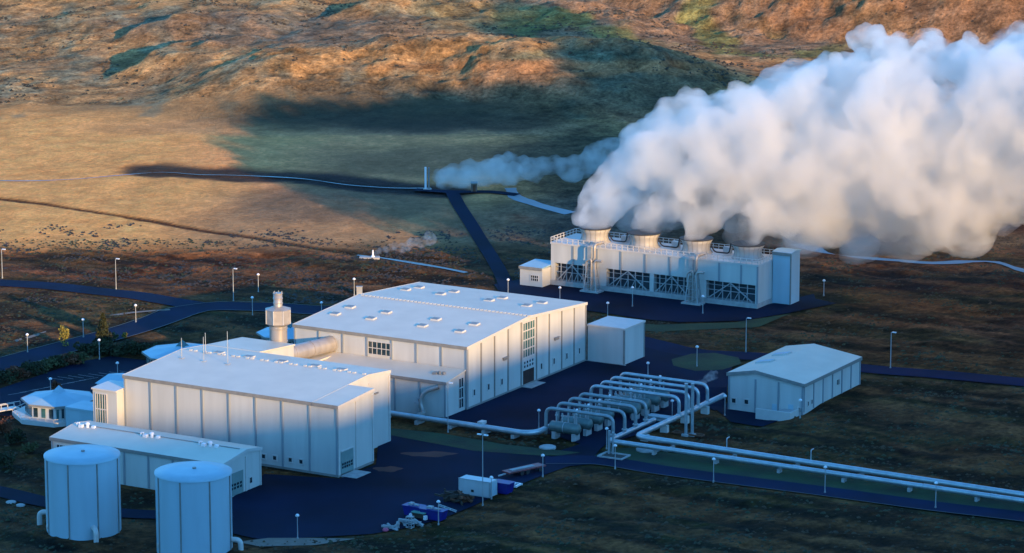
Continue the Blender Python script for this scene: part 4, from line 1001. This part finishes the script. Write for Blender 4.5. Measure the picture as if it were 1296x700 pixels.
for a in ((3, 352, 315, 'tall lamp at the far left edge beside the sunlit road'), (147, 366, 327, 'tall lamp behind the road bend in the sunlit grass'),
          (295.5, 381, 339.5, 'tall double-height lamp above the road junction'), (327, 369, 348, 'short lamp standing in the scrub left of the flue stack'),
          (319.6, 400, 377, 'lamp beside the road just left of the flue stack'), (172, 408, 387, 'lamp on the grass inside the road bend'),
          (105.6, 427, 405, 'lamp on the pale footpath beside the entrance road'), (35, 446, 424, 'leftmost lamp along the lower entrance road'),
          (126, 455, 431, 'lamp in front of the dark conifer by the car park'), (149, 477, 460, 'lamp in the car park behind the blue side block'),
          (64.4, 501, 480, 'lamp behind the roof of the terrace pavilion'), (180, 545, 532.5, 'small lamp peeking over the workshop roof'),
          (448.3, 374, 353.6, 'lamp in the scrub behind the left end of the largest hall'), (407, 395, 383.5, 'lamp by the road right of the flue stack'),
          (643, 372, 354.5, 'lamp where the spur track meets the tower road'), (708.6, 381, 364.5, 'lamp behind the back corner of the largest hall'),
          (800.4, 388, 364.5, 'lamp in front of the middle of the cooling tower'), (769, 409, 384, 'lamp on the grass behind the plain link block'),
          (889.4, 397, 375.6, 'lamp in front of the right pipe tower'), (799.5, 450, 428, 'lamp right of the plain link block'),
          (882, 464, 439.4, 'lamp on the dark grass island in the yard'), (682, 542, 520, 'lamp left of the nearest arched pipe'),
          (767.8, 568, 543, 'lamp post beside the valve pit'), (778.5, 593, 564.6, 'lamp at the junction below the valve pit'),
          (687, 603, 577, 'lamp behind the long red trailer'), (903, 610, 581.7, 'lamp on the south road nearest the junction'),
          (850.7, 532, 508, 'short lamp between the two groups of arches'), (917.3, 526, 501.7, 'lamp at the left corner of the store'),
          (1044, 624, 592, 'lamp in the middle of the south road stretch'), (1184, 643, 612, 'rightmost lamp on the south road'),
          (1012.6, 529, 507, 'lamp close in front of the store corner'), (622, 631, 605, 'lamp at the end of the white container'),
          (555, 664, 635.6, 'lamp beside the blue skips'), (376.7, 682, 653, 'lamp at the bottom edge of the yard'),
          (1042.6, 374, 355.5, 'small lamp on the heath right of the stair tower')):
    lamp(*a)
lamp(944, 446, 402, 'tall lamp on the east road left of the store'); lamp(1127, 466, 420, 'tall lamp on the east road right of the store')
lamp(611, 640, 550, 'tallest mast lamp standing in front of the white container', True); lamp(567, 547, 484, 'slim tall mast on the grass strip in front of the annex')
lamp(820, 474, 460, 'tiny lamp in the yard behind the farthest arched pipe')

# ------------------------------------------------------------------ yard clutter
def here(px, py): return XYU(*at(px, py))
u, v = here(620, 631)
t = root('container', 'white shipping container with two doors at the yard edge', 'container', u, v)
link('body', MB().box(u - 5.9, u, v - .1, v + 2.3, .15, 2.75), 'container_white', t)
g = MB()
for k in range(24): g.box(u - 5.8 + k * .235, u - 5.7 + k * .235, v - .15, v - .10, .3, 2.6)
link('side_ribs', g, 'container_white', t)
link('corner_frame', MB().box(u - 5.95, u - 5.8, v - .18, v - .02, .1, 2.8).box(u - .1, u + .06, v - .18, v - .02, .1, 2.8).box(u - .1, u + .06, v + 2.2, v + 2.36, .1, 2.8).box(u - 5.8, u - .1, v - .17, v - .101, 2.65, 2.8).box(u - 5.8, u - .1, v - .17, v - .101, .1, .25), 'galvanised', t)
for k in range(2): link('door', MB().box(u + .003, u + .05, v + .05 + k * 1.1, v + 1.1 + k * 1.1, .3, 2.6), 'shaded_cladding', t)
link('vent_panel', MB().box(u - 3.5, u - 3.0, v - .2, v - .16, .7, 1.1), 'black_rim', t)
u, v = here(640, 627)
t = root('container', 'blue open skip beside the end of the white container', 'skip', u, v)
link('body', MB().prism_v([(u - 2.2, .2), (u + .2, .2), (u + .6, 1.9), (u - 2.6, 1.9)], v, v + 2.0), 'paint_blue', t); link('rim', MB().box(u - 2.7, u + .7, v - .08, v + 2.08, 1.903, 2.0), 'paint_blue', t)
for pxx, pyy, wv, lab in ((524, 652, 2.6, 'small blue skip left of the lamp at the yard edge'), (549, 657, 3.6, 'long blue skip right behind the lamp at the yard edge')):
    u, v = here(pxx, pyy)
    t = root('skip', lab, 'skip', u, v, 0, 'blue skips')
    link('body', MB().prism_v([(u - wv / 2, .1), (u + wv / 2, .1), (u + wv / 2 + .35, 1.6), (u - wv / 2 - .35, 1.6)], v - .9, v + .9), 'paint_blue', t)
    link('rim', MB().box(u - wv / 2 - .45, u + wv / 2 + .45, v - 1, v + 1, 1.603, 1.72), 'paint_blue', t)
    link('load', MB().box(u - wv * .3, u - wv * .05, v - .5, v + .4, 1.5, 2.1).box(u + .2, u + wv * .35, v - .4, v + .2, 1.5, 1.95), 'tarp_pale', t)
    for s_ in (-1, 1): link('skid', MB().box(u + s_ * wv * .35 - .1, u + s_ * wv * .35 + .1, v - .9, v + .9, 0, .1), 'scrap_dark', t)
rnd = random.Random(3)
def heap(px, py, m, lab, cat, n, sx, sy, hh, name='scrap_heap'):
    u, v = here(px, py); g = MB()
    for k in range(n):
        a = Vector((rnd.uniform(-sx, sx), rnd.uniform(-sy, sy), rnd.uniform(.1, hh))); d = Vector((rnd.uniform(-1, 1), rnd.uniform(-.6, .6), rnd.uniform(-.2, .35))).normalized() * rnd.uniform(.5, 1.4)
        g.bar(a - d, a + d, rnd.uniform(.15, .5), rnd.uniform(.15, .6))
    single(name, g, m, lab, cat, u, v)
heap(575, 634, 'scrap_dark', 'dark scrap heap in front of the white container', 'scrap heap', 22, 2.4, 1.2, 1.3)
heap(588, 636, 'paint_rust', 'rust brown crates beside the dark scrap heap', 'crates', 9, .9, .8, 1.5, 'crate_pile')
heap(520, 664, 'tarp_pale', 'pale heap of bags and boards at the lowest yard edge', 'bag heap', 12, 1.6, .7, .7, 'bag_heap')
heap(497, 669, 'tarp_pale', 'small pale heap beside the pink bag', 'bag heap', 6, .9, .5, .5, 'bag_heap')
def blob(px, py, m, lab, cat, name, r):
    u, v = here(px, py); g = MB().lathe((0, 0, 0), [(r * .8, 0), (r, r * .35), (r * .7, r * .8), (.02, r)], 12); single(name, g, m, lab, cat, u, v)
blob(488, 672, 'bag_pink', 'pink bag at the lower left of the clutter', 'bag', 'bag', .55)
blob(575, 629, 'tarp_pale', 'white sack lying on the dark scrap heap', 'sack', 'sack', .5)
u, v = here(532, 656); t = root('pallet_cage', 'pale green covered crate between the two blue skips', 'crate', u, v)
link('crate', MB().box(-1.2 + u, 1.2 + u, v - .7, v + .7, .2, 1.0), 'scrap_dark', t); link('cover', MB().box(-1.3 + u, 1.3 + u, v - .8, v + .8, 1.003, 1.15), 'tarp_green', t)
for s_ in (-1, 1): link('cube_tank', MB().box(u + s_ * 1.35 - .25 + (.003 * s_), u + s_ * 1.35 + .25 + .003 * s_, v - .9, v - .4, .1, .8), 'lamp_head', t)
u, v = here(519, 668); t = root('tank_cage', 'upright pale cage beside the heap of bags', 'cage', u, v)
g = MB()
for x in (-.5, .5):
    for y in (-.4, .4): g.bar((u + x, v + y, 0), (u + x, v + y, 1.8), .09)
for z in (.1, .7, 1.3, 1.8):
    g.bar((u - .5, v - .4, z), (u + .5, v - .4, z), .07); g.bar((u - .5, v + .4, z), (u + .5, v + .4, z), .07); g.bar((u - .5, v - .4, z), (u - .5, v + .4, z), .07); g.bar((u + .5, v - .4, z), (u + .5, v + .4, z), .07)
link('frame', g, 'galvanised', t); link('top_sheet', MB().box(u - .55, u + .55, v - .45, v + .45, 1.86, 1.92), 'tarp_pale', t)
a, c = here(556, 640), here(578, 648)
single('ladder', MB().bar((0, 0, .2), (c[0] - a[0], c[1] - a[1], .2), .12).bar((.3, -.7, .2), (c[0] - a[0] + .3, c[1] - a[1] - .7, .2), .12).bar((.15, 0, .2), (.2, -.7, .2), .1).bar(((c[0] - a[0]) * .33, (c[1] - a[1]) * .33, .2), ((c[0] - a[0]) * .33 + .3, (c[1] - a[1]) * .33 - .7, .2), .1).bar(((c[0] - a[0]) * .66, (c[1] - a[1]) * .66, .2), ((c[0] - a[0]) * .66 + .3, (c[1] - a[1]) * .66 - .7, .2), .1), 'galvanised', 'pale ladder lying on the ground by the dark scrap', 'ladder', *a)
a, c = here(640, 604), here(686, 594)
d = Vector((c[0] - a[0], c[1] - a[1], 0)); L_ = d.length; d.normalize(); e = Vector((-d.y, d.x, 0)); A_ = Vector((a[0], a[1], 0))
t = root('flatbed_trailer', 'long low dark red flatbed trailer at the edge of the yard', 'trailer', *a)
link('bed', MB().bar(A_ + Vector((0, 0, .85)), A_ + d * L_ + Vector((0, 0, .85)), 2.0, .25), 'paint_red', t)
link('drawbar', MB().bar(A_ + Vector((0, 0, .6)), A_ - d * 1.6 + Vector((0, 0, .5)), .2), 'galvanised', t)
link('load_boards', MB().bar(A_ + d * 1 + Vector((0, 0, 1.05)), A_ + d * (L_ - 2) + Vector((0, 0, 1.05)), .9, .12), 'tarp_pale', t)
for f in (.35, .5, .85):
    for s_ in (-1, 1):
        p = A_ + d * L_ * f + e * s_ * .9; link('wheel', MB().cyl(p + Vector((0, 0, .4)) - e * .14, p + Vector((0, 0, .4)) + e * .14, .4, None, 14), 'black_rim', t)
u, v = here(648, 615)
t = root('pallet_stack', 'white frames stacked flat beside the blue skip', 'frame stack', u, v)
for k in range(4): link('frame', MB().box(u - 1.9 + k * 1.0, u - 1.7 + k * 1.0, v - .9, v + .9, .1, .4), 'lamp_head', t)
link('side_rail', MB().box(u - 2.0, u + 1.5, v - 1.0, v - .903, .1, .42).box(u - 2.0, u + 1.5, v + .903, v + 1.0, .1, .42), 'lamp_head', t)
for pxx, pyy, s_, lab in ((14, 636, .9, 'pale stone left of the round tanks beside the track'), (26, 640, .8, 'flat pale slab left of the round tanks')):
    u, v = here(pxx, pyy); single('stone', MB().lathe((0, 0, 0), [(s_, 0), (s_ * .9, .2), (s_ * .3, .35)], 7, False), 'concrete', lab, 'stone', u, v)
for pxx, pyy, rx, ry, lab in ((543, 575, 4.6, .8, 'dirt_patch'), (491, 594, 2.4, .8, 'dirt_patch')):
    x, y = at(pxx, pyy); pl = [(x + rx * (1 + .2 * math.sin(3 * a)) * math.cos(a), y + ry * 2.2 * (1 + .2 * math.cos(5 * a)) * math.sin(a)) for a in np.linspace(0, 2 * math.pi, 24)[:-1]]
    sheet(lab, pl, 'dirt_red', .027)
x, y = at(376, 682); sheet('gravel_patch', P((300, 686), (340, 681), (400, 681), (450, 682), (400, 690), (330, 692)), 'gravel', .03)
# lawn strips and kerb lines
for lf, pl in LAWNS.items(): sheet('lawn', pl, 'lawn', lf)
# road edge lines
def edge(line, off, wd, name, m, lift):
    L = smooth_line(line, 3.0); Q = []
    for i, p in enumerate(L):
        a = Vector(L[max(i - 1, 0)]); b_ = Vector(L[min(i + 1, len(L) - 1)]); d = (b_ - a).normalized(); Q.append((p[0] + d.y * off, p[1] - d.x * off))
    strip(name, Q[::3] + [Q[-1]], wd, m, lift)
strip('footpath', P((-60, 452), (0, 437), (40, 426), (95, 410), (130, 402), (165, 396), (215, 392)), 1.4, 'gravel', .05)
edge(ROADS[0][1], 4.1, .25, 'kerb', 'kerb', .12); edge(ROADS[0][1], -4.1, .25, 'kerb', 'kerb', .12)
edge(ROADS[6][1], 2.85, .2, 'kerb', 'kerb', .10)
for k in range(9):
    p = P((60 + 13 * k, 478 - 1.2 * k), (80 + 13 * k, 481 - 1.2 * k)); strip('parking_line', [p[0], p[1]], .14, 'road_paint', .03)
for k in range(7):
    p = P((10 + 15 * k, 500 - 3 * k), (34 + 15 * k, 496 - 3 * k)); strip('parking_line', [p[0], p[1]], .14, 'road_paint', .03)

# ------------------------------------------------------------------ trees, hedges and shrubs
def foliage(n, rx, ry, rz, leaf, shape='ball', seed=0):
    r = random.Random(seed); g = MB()
    lumps = [(Vector((r.uniform(-.6, .6) * rx, r.uniform(-.6, .6) * ry, r.uniform(.25, 1.0) * rz)), r.uniform(.35, .6)) for _ in range(max(4, int(n / 60)))]
    for k in range(n):
        if shape == 'cone':
            h = r.random() ** 1.3; q_ = (1 - h) * .95 + .05; a = r.uniform(0, 6.283); d = r.random() ** .5 * q_ * (1 + .25 * math.sin(a * 3 + h * 9))
            p = Vector((rx * d * math.cos(a), ry * d * math.sin(a), .15 * rz + h * rz * 1.7))
        else:
            c, s_ = r.choice(lumps); v_ = Vector((r.gauss(0, 1), r.gauss(0, 1), r.gauss(0, 1))).normalized() * r.uniform(.6, 1.05)
            p = c + Vector((v_.x * rx * s_, v_.y * ry * s_, v_.z * rz * s_ * .8)); p.z = max(p.z, .05)
        t = leaf * r.uniform(.6, 1.4); a = Vector((r.gauss(0, 1), r.gauss(0, 1), r.gauss(0, 1))).normalized() * t; b_ = Vector((r.gauss(0, 1), r.gauss(0, 1), r.gauss(0, 1))).normalized() * t
        g.add([p - a, p + b_, p + a, p - b_ * .8], [(0, 1, 2, 3)])
    return g
def plant(px, py, rx, ry, rz, m, lab, cat, name='shrub', n=500, shape='ball', leaf=.22, seed=1, trunk=False):
    x, y = at(px, py); z = bz(x, y); o = bpy.data.objects.new(name, None); col.objects.link(o); o.location = (x, y, z); o['_org'] = [0, 0, 0]; tag(o, lab, cat)
    link('crown', foliage(n, rx, ry, rz, leaf, shape, seed), m, o, fix=False)
    tr = MB().cyl((0, 0, -.2), (0, 0, rz * (1.5 if shape == 'cone' else .7)), .10 * max(1, rx * .6), .03, 8)
    for k in range(4): a = k * 1.6 + seed; tr.cyl((0, 0, rz * .25), (rx * .5 * math.cos(a), ry * .5 * math.sin(a), rz * .7), .05, .02, 6)
    link('trunk', tr, 'bark', o)
plant(131, 436, 1.9, 1.9, 3.4, 'leaf_dark', 'dark conifer standing by the entrance road', 'tree', 'conifer', 1500, 'cone', .28, 2)
plant(82, 437, 1.3, 1.3, 3.2, 'leaf_yellow', 'small yellow-leaved tree beside the entrance road', 'tree', 'birch_tree', 420, 'ball', .2, 3)
plant(147, 429, .7, .7, 1.0, 'leaf_olive', 'small olive bush right of the conifer', 'shrub', 'shrub', 160, 'ball', .2, 4)
plant(157, 428, .7, .7, .9, 'leaf_yellow', 'small yellow bush at the road edge', 'shrub', 'shrub', 160, 'ball', .2, 5)
for k, (pxx, pyy, s_, m) in enumerate(((110, 447, 2.0, 'leaf_dark'), (125, 449, 2.1, 'leaf_dark'), (142, 449, 2.0, 'leaf_dark'), (160, 449, 2.0, 'leaf_dark'), (176, 449, 1.8, 'leaf_dark'), (192, 449, 1.8, 'leaf_dark'))):
    plant(pxx, pyy, s_ * 1.3, s_, 1.9, m, 'dark green hedge bush, %s from the conifer side of the upper row' % ['first', 'second', 'third', 'fourth', 'fifth', 'last'][k], 'hedge bush', 'hedge_bush', 700, 'ball', .24, 10 + k)
for k, (pxx, pyy, s_, m) in enumerate(((6, 482, 2.3, 'leaf_dark'), (24, 477, 2.2, 'leaf_rust'), (40, 472, 2.2, 'leaf_dark'), (56, 467, 2.3, 'leaf_olive'), (72, 464, 2.2, 'leaf_dark'), (88, 461, 2.0, 'leaf_rust'), (98, 459, 1.7, 'leaf_olive'))):
    plant(pxx, pyy, s_ * 1.3, s_, 1.6, m, '%s bush in the mixed hedge left of the car park, %s from the left' % ({'leaf_dark': 'dark', 'leaf_rust': 'rusty', 'leaf_olive': 'olive'}[m], ['first', 'second', 'third', 'fourth', 'fifth', 'sixth', 'last'][k]), 'hedge bush', 'hedge_bush', 650, 'ball', .22, 20 + k)
plant(73, 494, 1.0, 1.0, 1.6, 'leaf_rust', 'round rusty tree behind the terrace pavilion roof', 'tree', 'rowan_tree', 420, 'ball', .18, 31)
plant(5, 548, 2.0, 2.0, 2.2, 'leaf_rust', 'rusty red bush at the left edge below the footbridge', 'shrub', 'shrub', 800, 'ball', .2, 32)
plant(18, 560, 2.2, 2.0, 1.8, 'leaf_dark', 'dark bush left of the workshop', 'shrub', 'shrub', 700, 'ball', .22, 33)
plant(38, 572, 1.8, 1.6, 1.2, 'leaf_olive', 'low olive bush at the left end of the workshop', 'shrub', 'shrub', 500, 'ball', .2, 34)
plant(4, 590, 2.4, 2.0, 2.0, 'leaf_dark', 'dark bush at the left edge beside the track', 'shrub', 'shrub', 700, 'ball', .22, 35)

# ------------------------------------------------------------------ far steam wells
def thing_at(name, px, py, lab, cat):
    x, y = at(px, py); o = bpy.data.objects.new(name, None); col.objects.link(o); o.location = (x, y, bz(x, y)); o['_org'] = [0, 0, 0]; tag(o, lab, cat); return o
o = thing_at('well_pipe', 541, 240, 'pair of slim white vent pipes at the steaming well', 'vent pipes')
link('pipe', MB().cyl((-.45, 0, -.2), (-.45, 0, 5.6), .26, None, 12), 'lamp_head', o); link('pipe', MB().cyl((.35, 0, -.2), (.35, 0, 5.5), .2, None, 12), 'grey_trim', o); link('foot', MB().box(-1, 1, -.6, .6, -.2, .25), 'concrete', o)
o = thing_at('well_hut', 600, 242, 'small tan hut in the blue steam at the spur track', 'hut')
link('wall', MB().box(-.75, .75, -.8, .8, -.2, 2.0), 'gravel', o); link('roof', MB().box(-.85, .85, -.9, .9, 2.003, 2.25), 'concrete', o); link('door', MB().box(-.3, .4, -.86, -.803, 0, 1.7), 'paint_rust', o)
o = thing_at('steam_vent', 472, 327, 'small white steam vent beside the lower stream', 'steam vent')
link('cone', MB().lathe((0, 0, -.1), [(.7, 0), (.5, .4), (.2, .9), (.14, 2.0)], 14), 'lamp_head', o); link('slab', MB().box(-3.0, 1.5, -1.0, 1.0, -.3, .35), 'concrete', o)
o = thing_at('meter_box', 455, 372, 'small grey cabinet in the scrub behind the largest hall', 'cabinet')
link('body', MB().box(-.6, .6, -.4, .4, -.1, 1.5), 'galvanised', o); link('lid', MB().box(-.7, .7, -.5, .5, 1.503, 1.65), 'concrete', o)

# ------------------------------------------------------------------ heath: many small tufts and stones
def scatter(name, m, n, box, size, seed, test):
    rg = np.random.default_rng(seed); X = rg.uniform(box[0], box[1], n); Y = rg.uniform(box[2], box[3], n)
    ok = flatness(X, Y) > 1.0; cl = fbm(X / 9, Y / 9, 3, 50 + seed); ok &= (cl > test)
    X, Y = X[ok], Y[ok]; k = len(X)
    ix = np.clip(np.searchsorted(xs, X) - 1, 0, nx - 2); iy = np.clip(np.searchsorted(ys, Y) - 1, 0, ny - 2)
    ZZ = Z.reshape(ny, nx)[iy, ix]
    s = size * rg.uniform(.5, 1.5, k); base = np.array([[math.cos(a), math.sin(a), 0] for a in np.linspace(0, 2 * math.pi, 6)[:-1]] + [[.2, .1, 1.0]])
    V = base[None] * (s[:, None, None]) * np.array([1.1, 1.1, .8]) * (1 + rg.uniform(-.35, .35, (k, 6, 3))) + np.stack([X, Y, ZZ - .05 * s], -1)[:, None]
    f = np.array([[0, 1, 5], [1, 2, 5], [2, 3, 5], [3, 4, 5], [4, 0, 5]]); FF = (f[None] + (np.arange(k) * 6)[:, None, None]).reshape(-1, 3)
    me = bpy.data.meshes.new(name); me.vertices.add(k * 6); me.vertices.foreach_set('co', V.reshape(-1)); me.loops.add(FF.size); me.loops.foreach_set('vertex_index', FF.ravel())
    me.polygons.add(len(FF)); me.polygons.foreach_set('loop_start', np.arange(0, FF.size, 3)); me.polygons.foreach_set('loop_total', np.full(len(FF), 3)); me.polygons.foreach_set('use_smooth', np.ones(len(FF), bool)); me.update(calc_edges=True)
    me.materials.append(MAT[m]); o = bpy.data.objects.new(name, me); col.objects.link(o); tag(o, kind='stuff'); return o
scatter('heather', 'leaf_dark', 30000, (-120, 130, 445, 760), .28, 1, .05)
scatter('dry_grass', 'tuft_brown', 26000, (-120, 130, 445, 760), .26, 2, .0)
scatter('lava_stones', 'scrap_dark', 12000, (-160, 30, 690, 775), .32, 3, .12)
scatter('hill_scrub', 'scrub_far', 22000, (-220, 220, 925, 1200), .45, 4, .10)

# ------------------------------------------------------------------ steam
def drop_bits(me, name):
    """keep only the largest closed shell"""
    nv = len(me.vertices); E = np.empty(len(me.edges) * 2, np.int32); me.edges.foreach_get('vertices', E); E = E.reshape(-1, 2)
    lab = np.arange(nv)
    while True:
        m_ = np.minimum(lab[E[:, 0]], lab[E[:, 1]]); new = lab.copy(); np.minimum.at(new, E[:, 0], m_); np.minimum.at(new, E[:, 1], m_); new = new[new]; new = new[new]
        if (new == lab).all(): break
        lab = new
    cnt = np.bincount(lab, minlength=nv); keep = cnt[lab] >= max(60, .02 * cnt.max())
    if cnt.max() > .97 * nv: keep = lab == int(cnt.argmax())
    V = np.empty(nv * 3, np.float32); me.vertices.foreach_get('co', V); V = V.reshape(-1, 3)
    idx = np.cumsum(keep) - 1; F_ = [tuple(idx[list(p.vertices)]) for p in me.polygons if keep[p.vertices[0]]]
    m2 = bpy.data.meshes.new(name); m2.from_pydata(V[keep].tolist(), [], [tuple(int(i) for i in f) for f in F_]); m2.update(); return m2
def steam(name, balls, density, voxel, disp, aniso=.35, detail=True, noise=None, lab='white steam'):
    import bmesh
    b = bmesh.new()
    for x, y, z, r in balls:
        m4 = __import__('mathutils').Matrix.Translation((x, y, z)); bmesh.ops.create_icosphere(b, subdivisions=2, radius=r, matrix=m4)
    me = bpy.data.meshes.new(name); b.to_mesh(me); b.free(); o = bpy.data.objects.new(name, me); col.objects.link(o)
    r_ = o.modifiers.new('Remesh', 'REMESH'); r_.mode = 'VOXEL'; r_.voxel_size = voxel
    for i, (sz, st) in enumerate(disp):
        tx = bpy.data.textures.new(name + str(i), 'CLOUDS'); tx.noise_scale = sz; tx.noise_depth = 3
        d_ = o.modifiers.new('Displace', 'DISPLACE'); d_.texture = tx; d_.strength = st; d_.texture_coords = 'GLOBAL'; d_.mid_level = .5
    if len(disp) > 1:
        r2_ = o.modifiers.new('Remesh', 'REMESH'); r2_.mode = 'VOXEL'; r2_.voxel_size = voxel * .8
    dg = bpy.context.evaluated_depsgraph_get(); me2 = bpy.data.meshes.new_from_object(o.evaluated_get(dg)); o.modifiers.clear(); me2 = drop_bits(me2, name); o.data = me2
    me2.polygons.foreach_set('use_smooth', np.ones(len(me2.polygons), bool))
    m = bpy.data.materials.new(name); m.use_nodes = True; n = m.node_tree.nodes; n.clear(); l = m.node_tree.links
    ou = n.new('ShaderNodeOutputMaterial'); pv = n.new('ShaderNodeVolumePrincipled'); pv.inputs['Color'].default_value = (.97, .958, .935, 1); pv.inputs['Density'].default_value = density; pv.inputs['Anisotropy'].default_value = aniso
    if noise:
        tc = n.new('ShaderNodeTexCoord'); nz = n.new('ShaderNodeTexNoise'); nz.inputs['Scale'].default_value = noise[0]; nz.inputs['Detail'].default_value = 3; l.new(tc.outputs['Object'], nz.inputs[0])
        mr = n.new('ShaderNodeMapRange'); mr.inputs[1].default_value = noise[1]; mr.inputs[2].default_value = noise[2]; mr.inputs[3].default_value = noise[3] * density; mr.inputs[4].default_value = density; l.new(nz.outputs[0], mr.inputs[0]); l.new(mr.outputs[0], pv.inputs['Density'])
    l.new(pv.outputs[0], ou.inputs['Volume']); me2.materials.clear(); me2.materials.append(m); tag(o, kind='stuff'); return o
rs = random.Random(11)
UX = [10, 13, 20.5, 25.5, 34, 52, 59, 69, 76, 86, 109, 150, 200, 260]; UZ = [14, 17, 26, 33, 41, 43.5, 48, 52, 56, 54, 55.5, 64, 82, 104]
DX = [10, 50, 61, 75, 90, 100, 109, 150, 200, 260]; DZ = [12.6, 12.5, 11, 10, 11, 14, 17, 24, 42, 62]
env_u = lambda x: float(np.interp(x, UX, UZ)); env_d = lambda x: float(np.interp(x, DX, DZ))
balls = []
fx = [UVW(u, v) for u, v in FANS]
for i, (x0, y0) in enumerate(fx):           # four rising columns
    for k in range(26):
        s = k / 25 * 26; zc2 = 14.2 + s * (1.12 - .12 * i) ; x = x0 - .3 + s * .58 + s * s * .017 + rs.uniform(-.4, .4) * (1 + s * .06); r = 3.1 + s * .20
        balls.append((x, y0 + rs.uniform(-1, 1) * (.4 + s * .12), min(zc2, env_u(x - r * .7) - r * .95 - 1.0), r * rs.uniform(.8, 1.1)))
        if k > 2:
            a = rs.uniform(0, 6.28); balls.append((x + r * .8 * math.cos(a), y0 - r * .75 + rs.uniform(-1, 1), min(zc2 + r * .8 * math.sin(a), env_u(x) - 1), r * rs.uniform(.3, .5)))
for k in range(420):                        # the merged bank drifting to the right
    x = rs.uniform(28, 150); zu, zd_ = env_u(x), env_d(x); hd = 4 + .20 * (x - 15)
    if x < 62: zd_ = max(zd_, 14 + (62 - x) * .25)
    r = rs.uniform(2.6, 6.5) * (1 + (x - 24) / 200); zc2 = rs.uniform(zd_ + r * .8, max(zd_ + r, zu - r * .95))
    y = 706 - .10 * (x - 20) + rs.uniform(-1, 1) * hd
    balls.append((x, y, zc2, r))
for k in range(150):                        # cauliflower bumps along the top
    x = rs.uniform(14, 145); r = rs.uniform(1.2, 3.4); balls.append((x, 706 - .1 * (x - 20) + rs.uniform(-1, 1) * (2 + .12 * (x - 14)), env_u(x) - r * rs.uniform(.5, 1.6), r))
for k in range(130):                        # the plume goes on unseen, extended and raised to shade the far hills
    x = rs.uniform(130, 262); r = rs.uniform(5, 10); balls.append((x, 692 - .10 * (x - 150) + rs.uniform(-18, 18), rs.uniform(env_d(x) + r * .8, env_u(x) - r * .9), r))
far_b = [b for b in balls if b[0] > 122]
steam('steam_plume', [b for b in balls if b[0] < 127], .30, .7, ((8.0, 6.0), (3.4, 3.4), (1.2, .9)), noise=(.16, .40, .58, .10), aniso=.4)
steam('steam_plume', far_b, .08, 1.6, ((6.0, 4.5),), aniso=.5)
veil = []
for k in range(90):
    x = rs.uniform(56, 150); r = rs.uniform(3, 6); veil.append((x, 712 + rs.uniform(-6, 10), env_d(x) + rs.uniform(-2, 6), r))
steam('steam_veil', veil, .05, 1.2, ((4.0, 2.5),))
veil2 = []
for k in range(70):
    x = rs.uniform(22, 62); r = rs.uniform(2.4, 4.5); veil2.append((x, 716 - (x - 18) * .55 + rs.uniform(1, 9), rs.uniform(11.5 + .05 * (62 - x), 20 + (x - 20) * .25), r))
steam('steam_veil', veil2, .06, .9, ((4.0, 2.5),), noise=(.2, .38, .6, .2))
def trail(p0, p1, n, r0, r1, dz, seed, jit=.35):
    r = random.Random(seed); out = []
    for k in range(n):
        t = k / (n - 1); rr = (r0 + (r1 - r0) * t) * r.uniform(.75, 1.2)
        out.append((p0[0] + (p1[0] - p0[0]) * t + r.uniform(-jit, jit) * rr, p0[1] + (p1[1] - p0[1]) * t + r.uniform(-jit, jit) * rr, p0[2] + (p1[2] - p0[2]) * t + dz * math.sin(t * 9 + seed) * .4 + r.uniform(-jit, jit) * rr, rr))
    return out
a = at(548, 236); za = bz(*a)
steam('well_steam', trail((a[0] + 1, a[1], za + 1.8), (a[0] + 48, a[1] + 4, za + 6.3), 70, 2.0, 2.8, 1.6, 5, .8), .13, .5, ((3.0, 2.0), (1.0, .8)), noise=(.35, .35, .6, .1))
steam('well_steam', trail((a[0] + 2, a[1], za + 2.6), (a[0] + 20, a[1] + 2, za + 3.6), 24, 2.2, 2.6, .6, 8, .6), .10, .5, ((2.0, 1.2),))
a = at(474, 325); za = bz(*a)
steam('vent_steam', trail((a[0], a[1], za + .8), (a[0] + 13, a[1] + 1, za + 3.8), 30, .7, 1.2, .8, 6, .5), .22, .25, ((1.2, .9),), noise=(.8, .4, .6, .05))
a = at(876, 551); steam('wisp_of_steam', trail((a[0] + .4, a[1], 9.4), (a[0] + 4.0, a[1] + 1, 10.6), 16, .3, .8, .6, 7, .8), .22, .12, ((.6, .7),), noise=(1.2, .4, .6, .05))
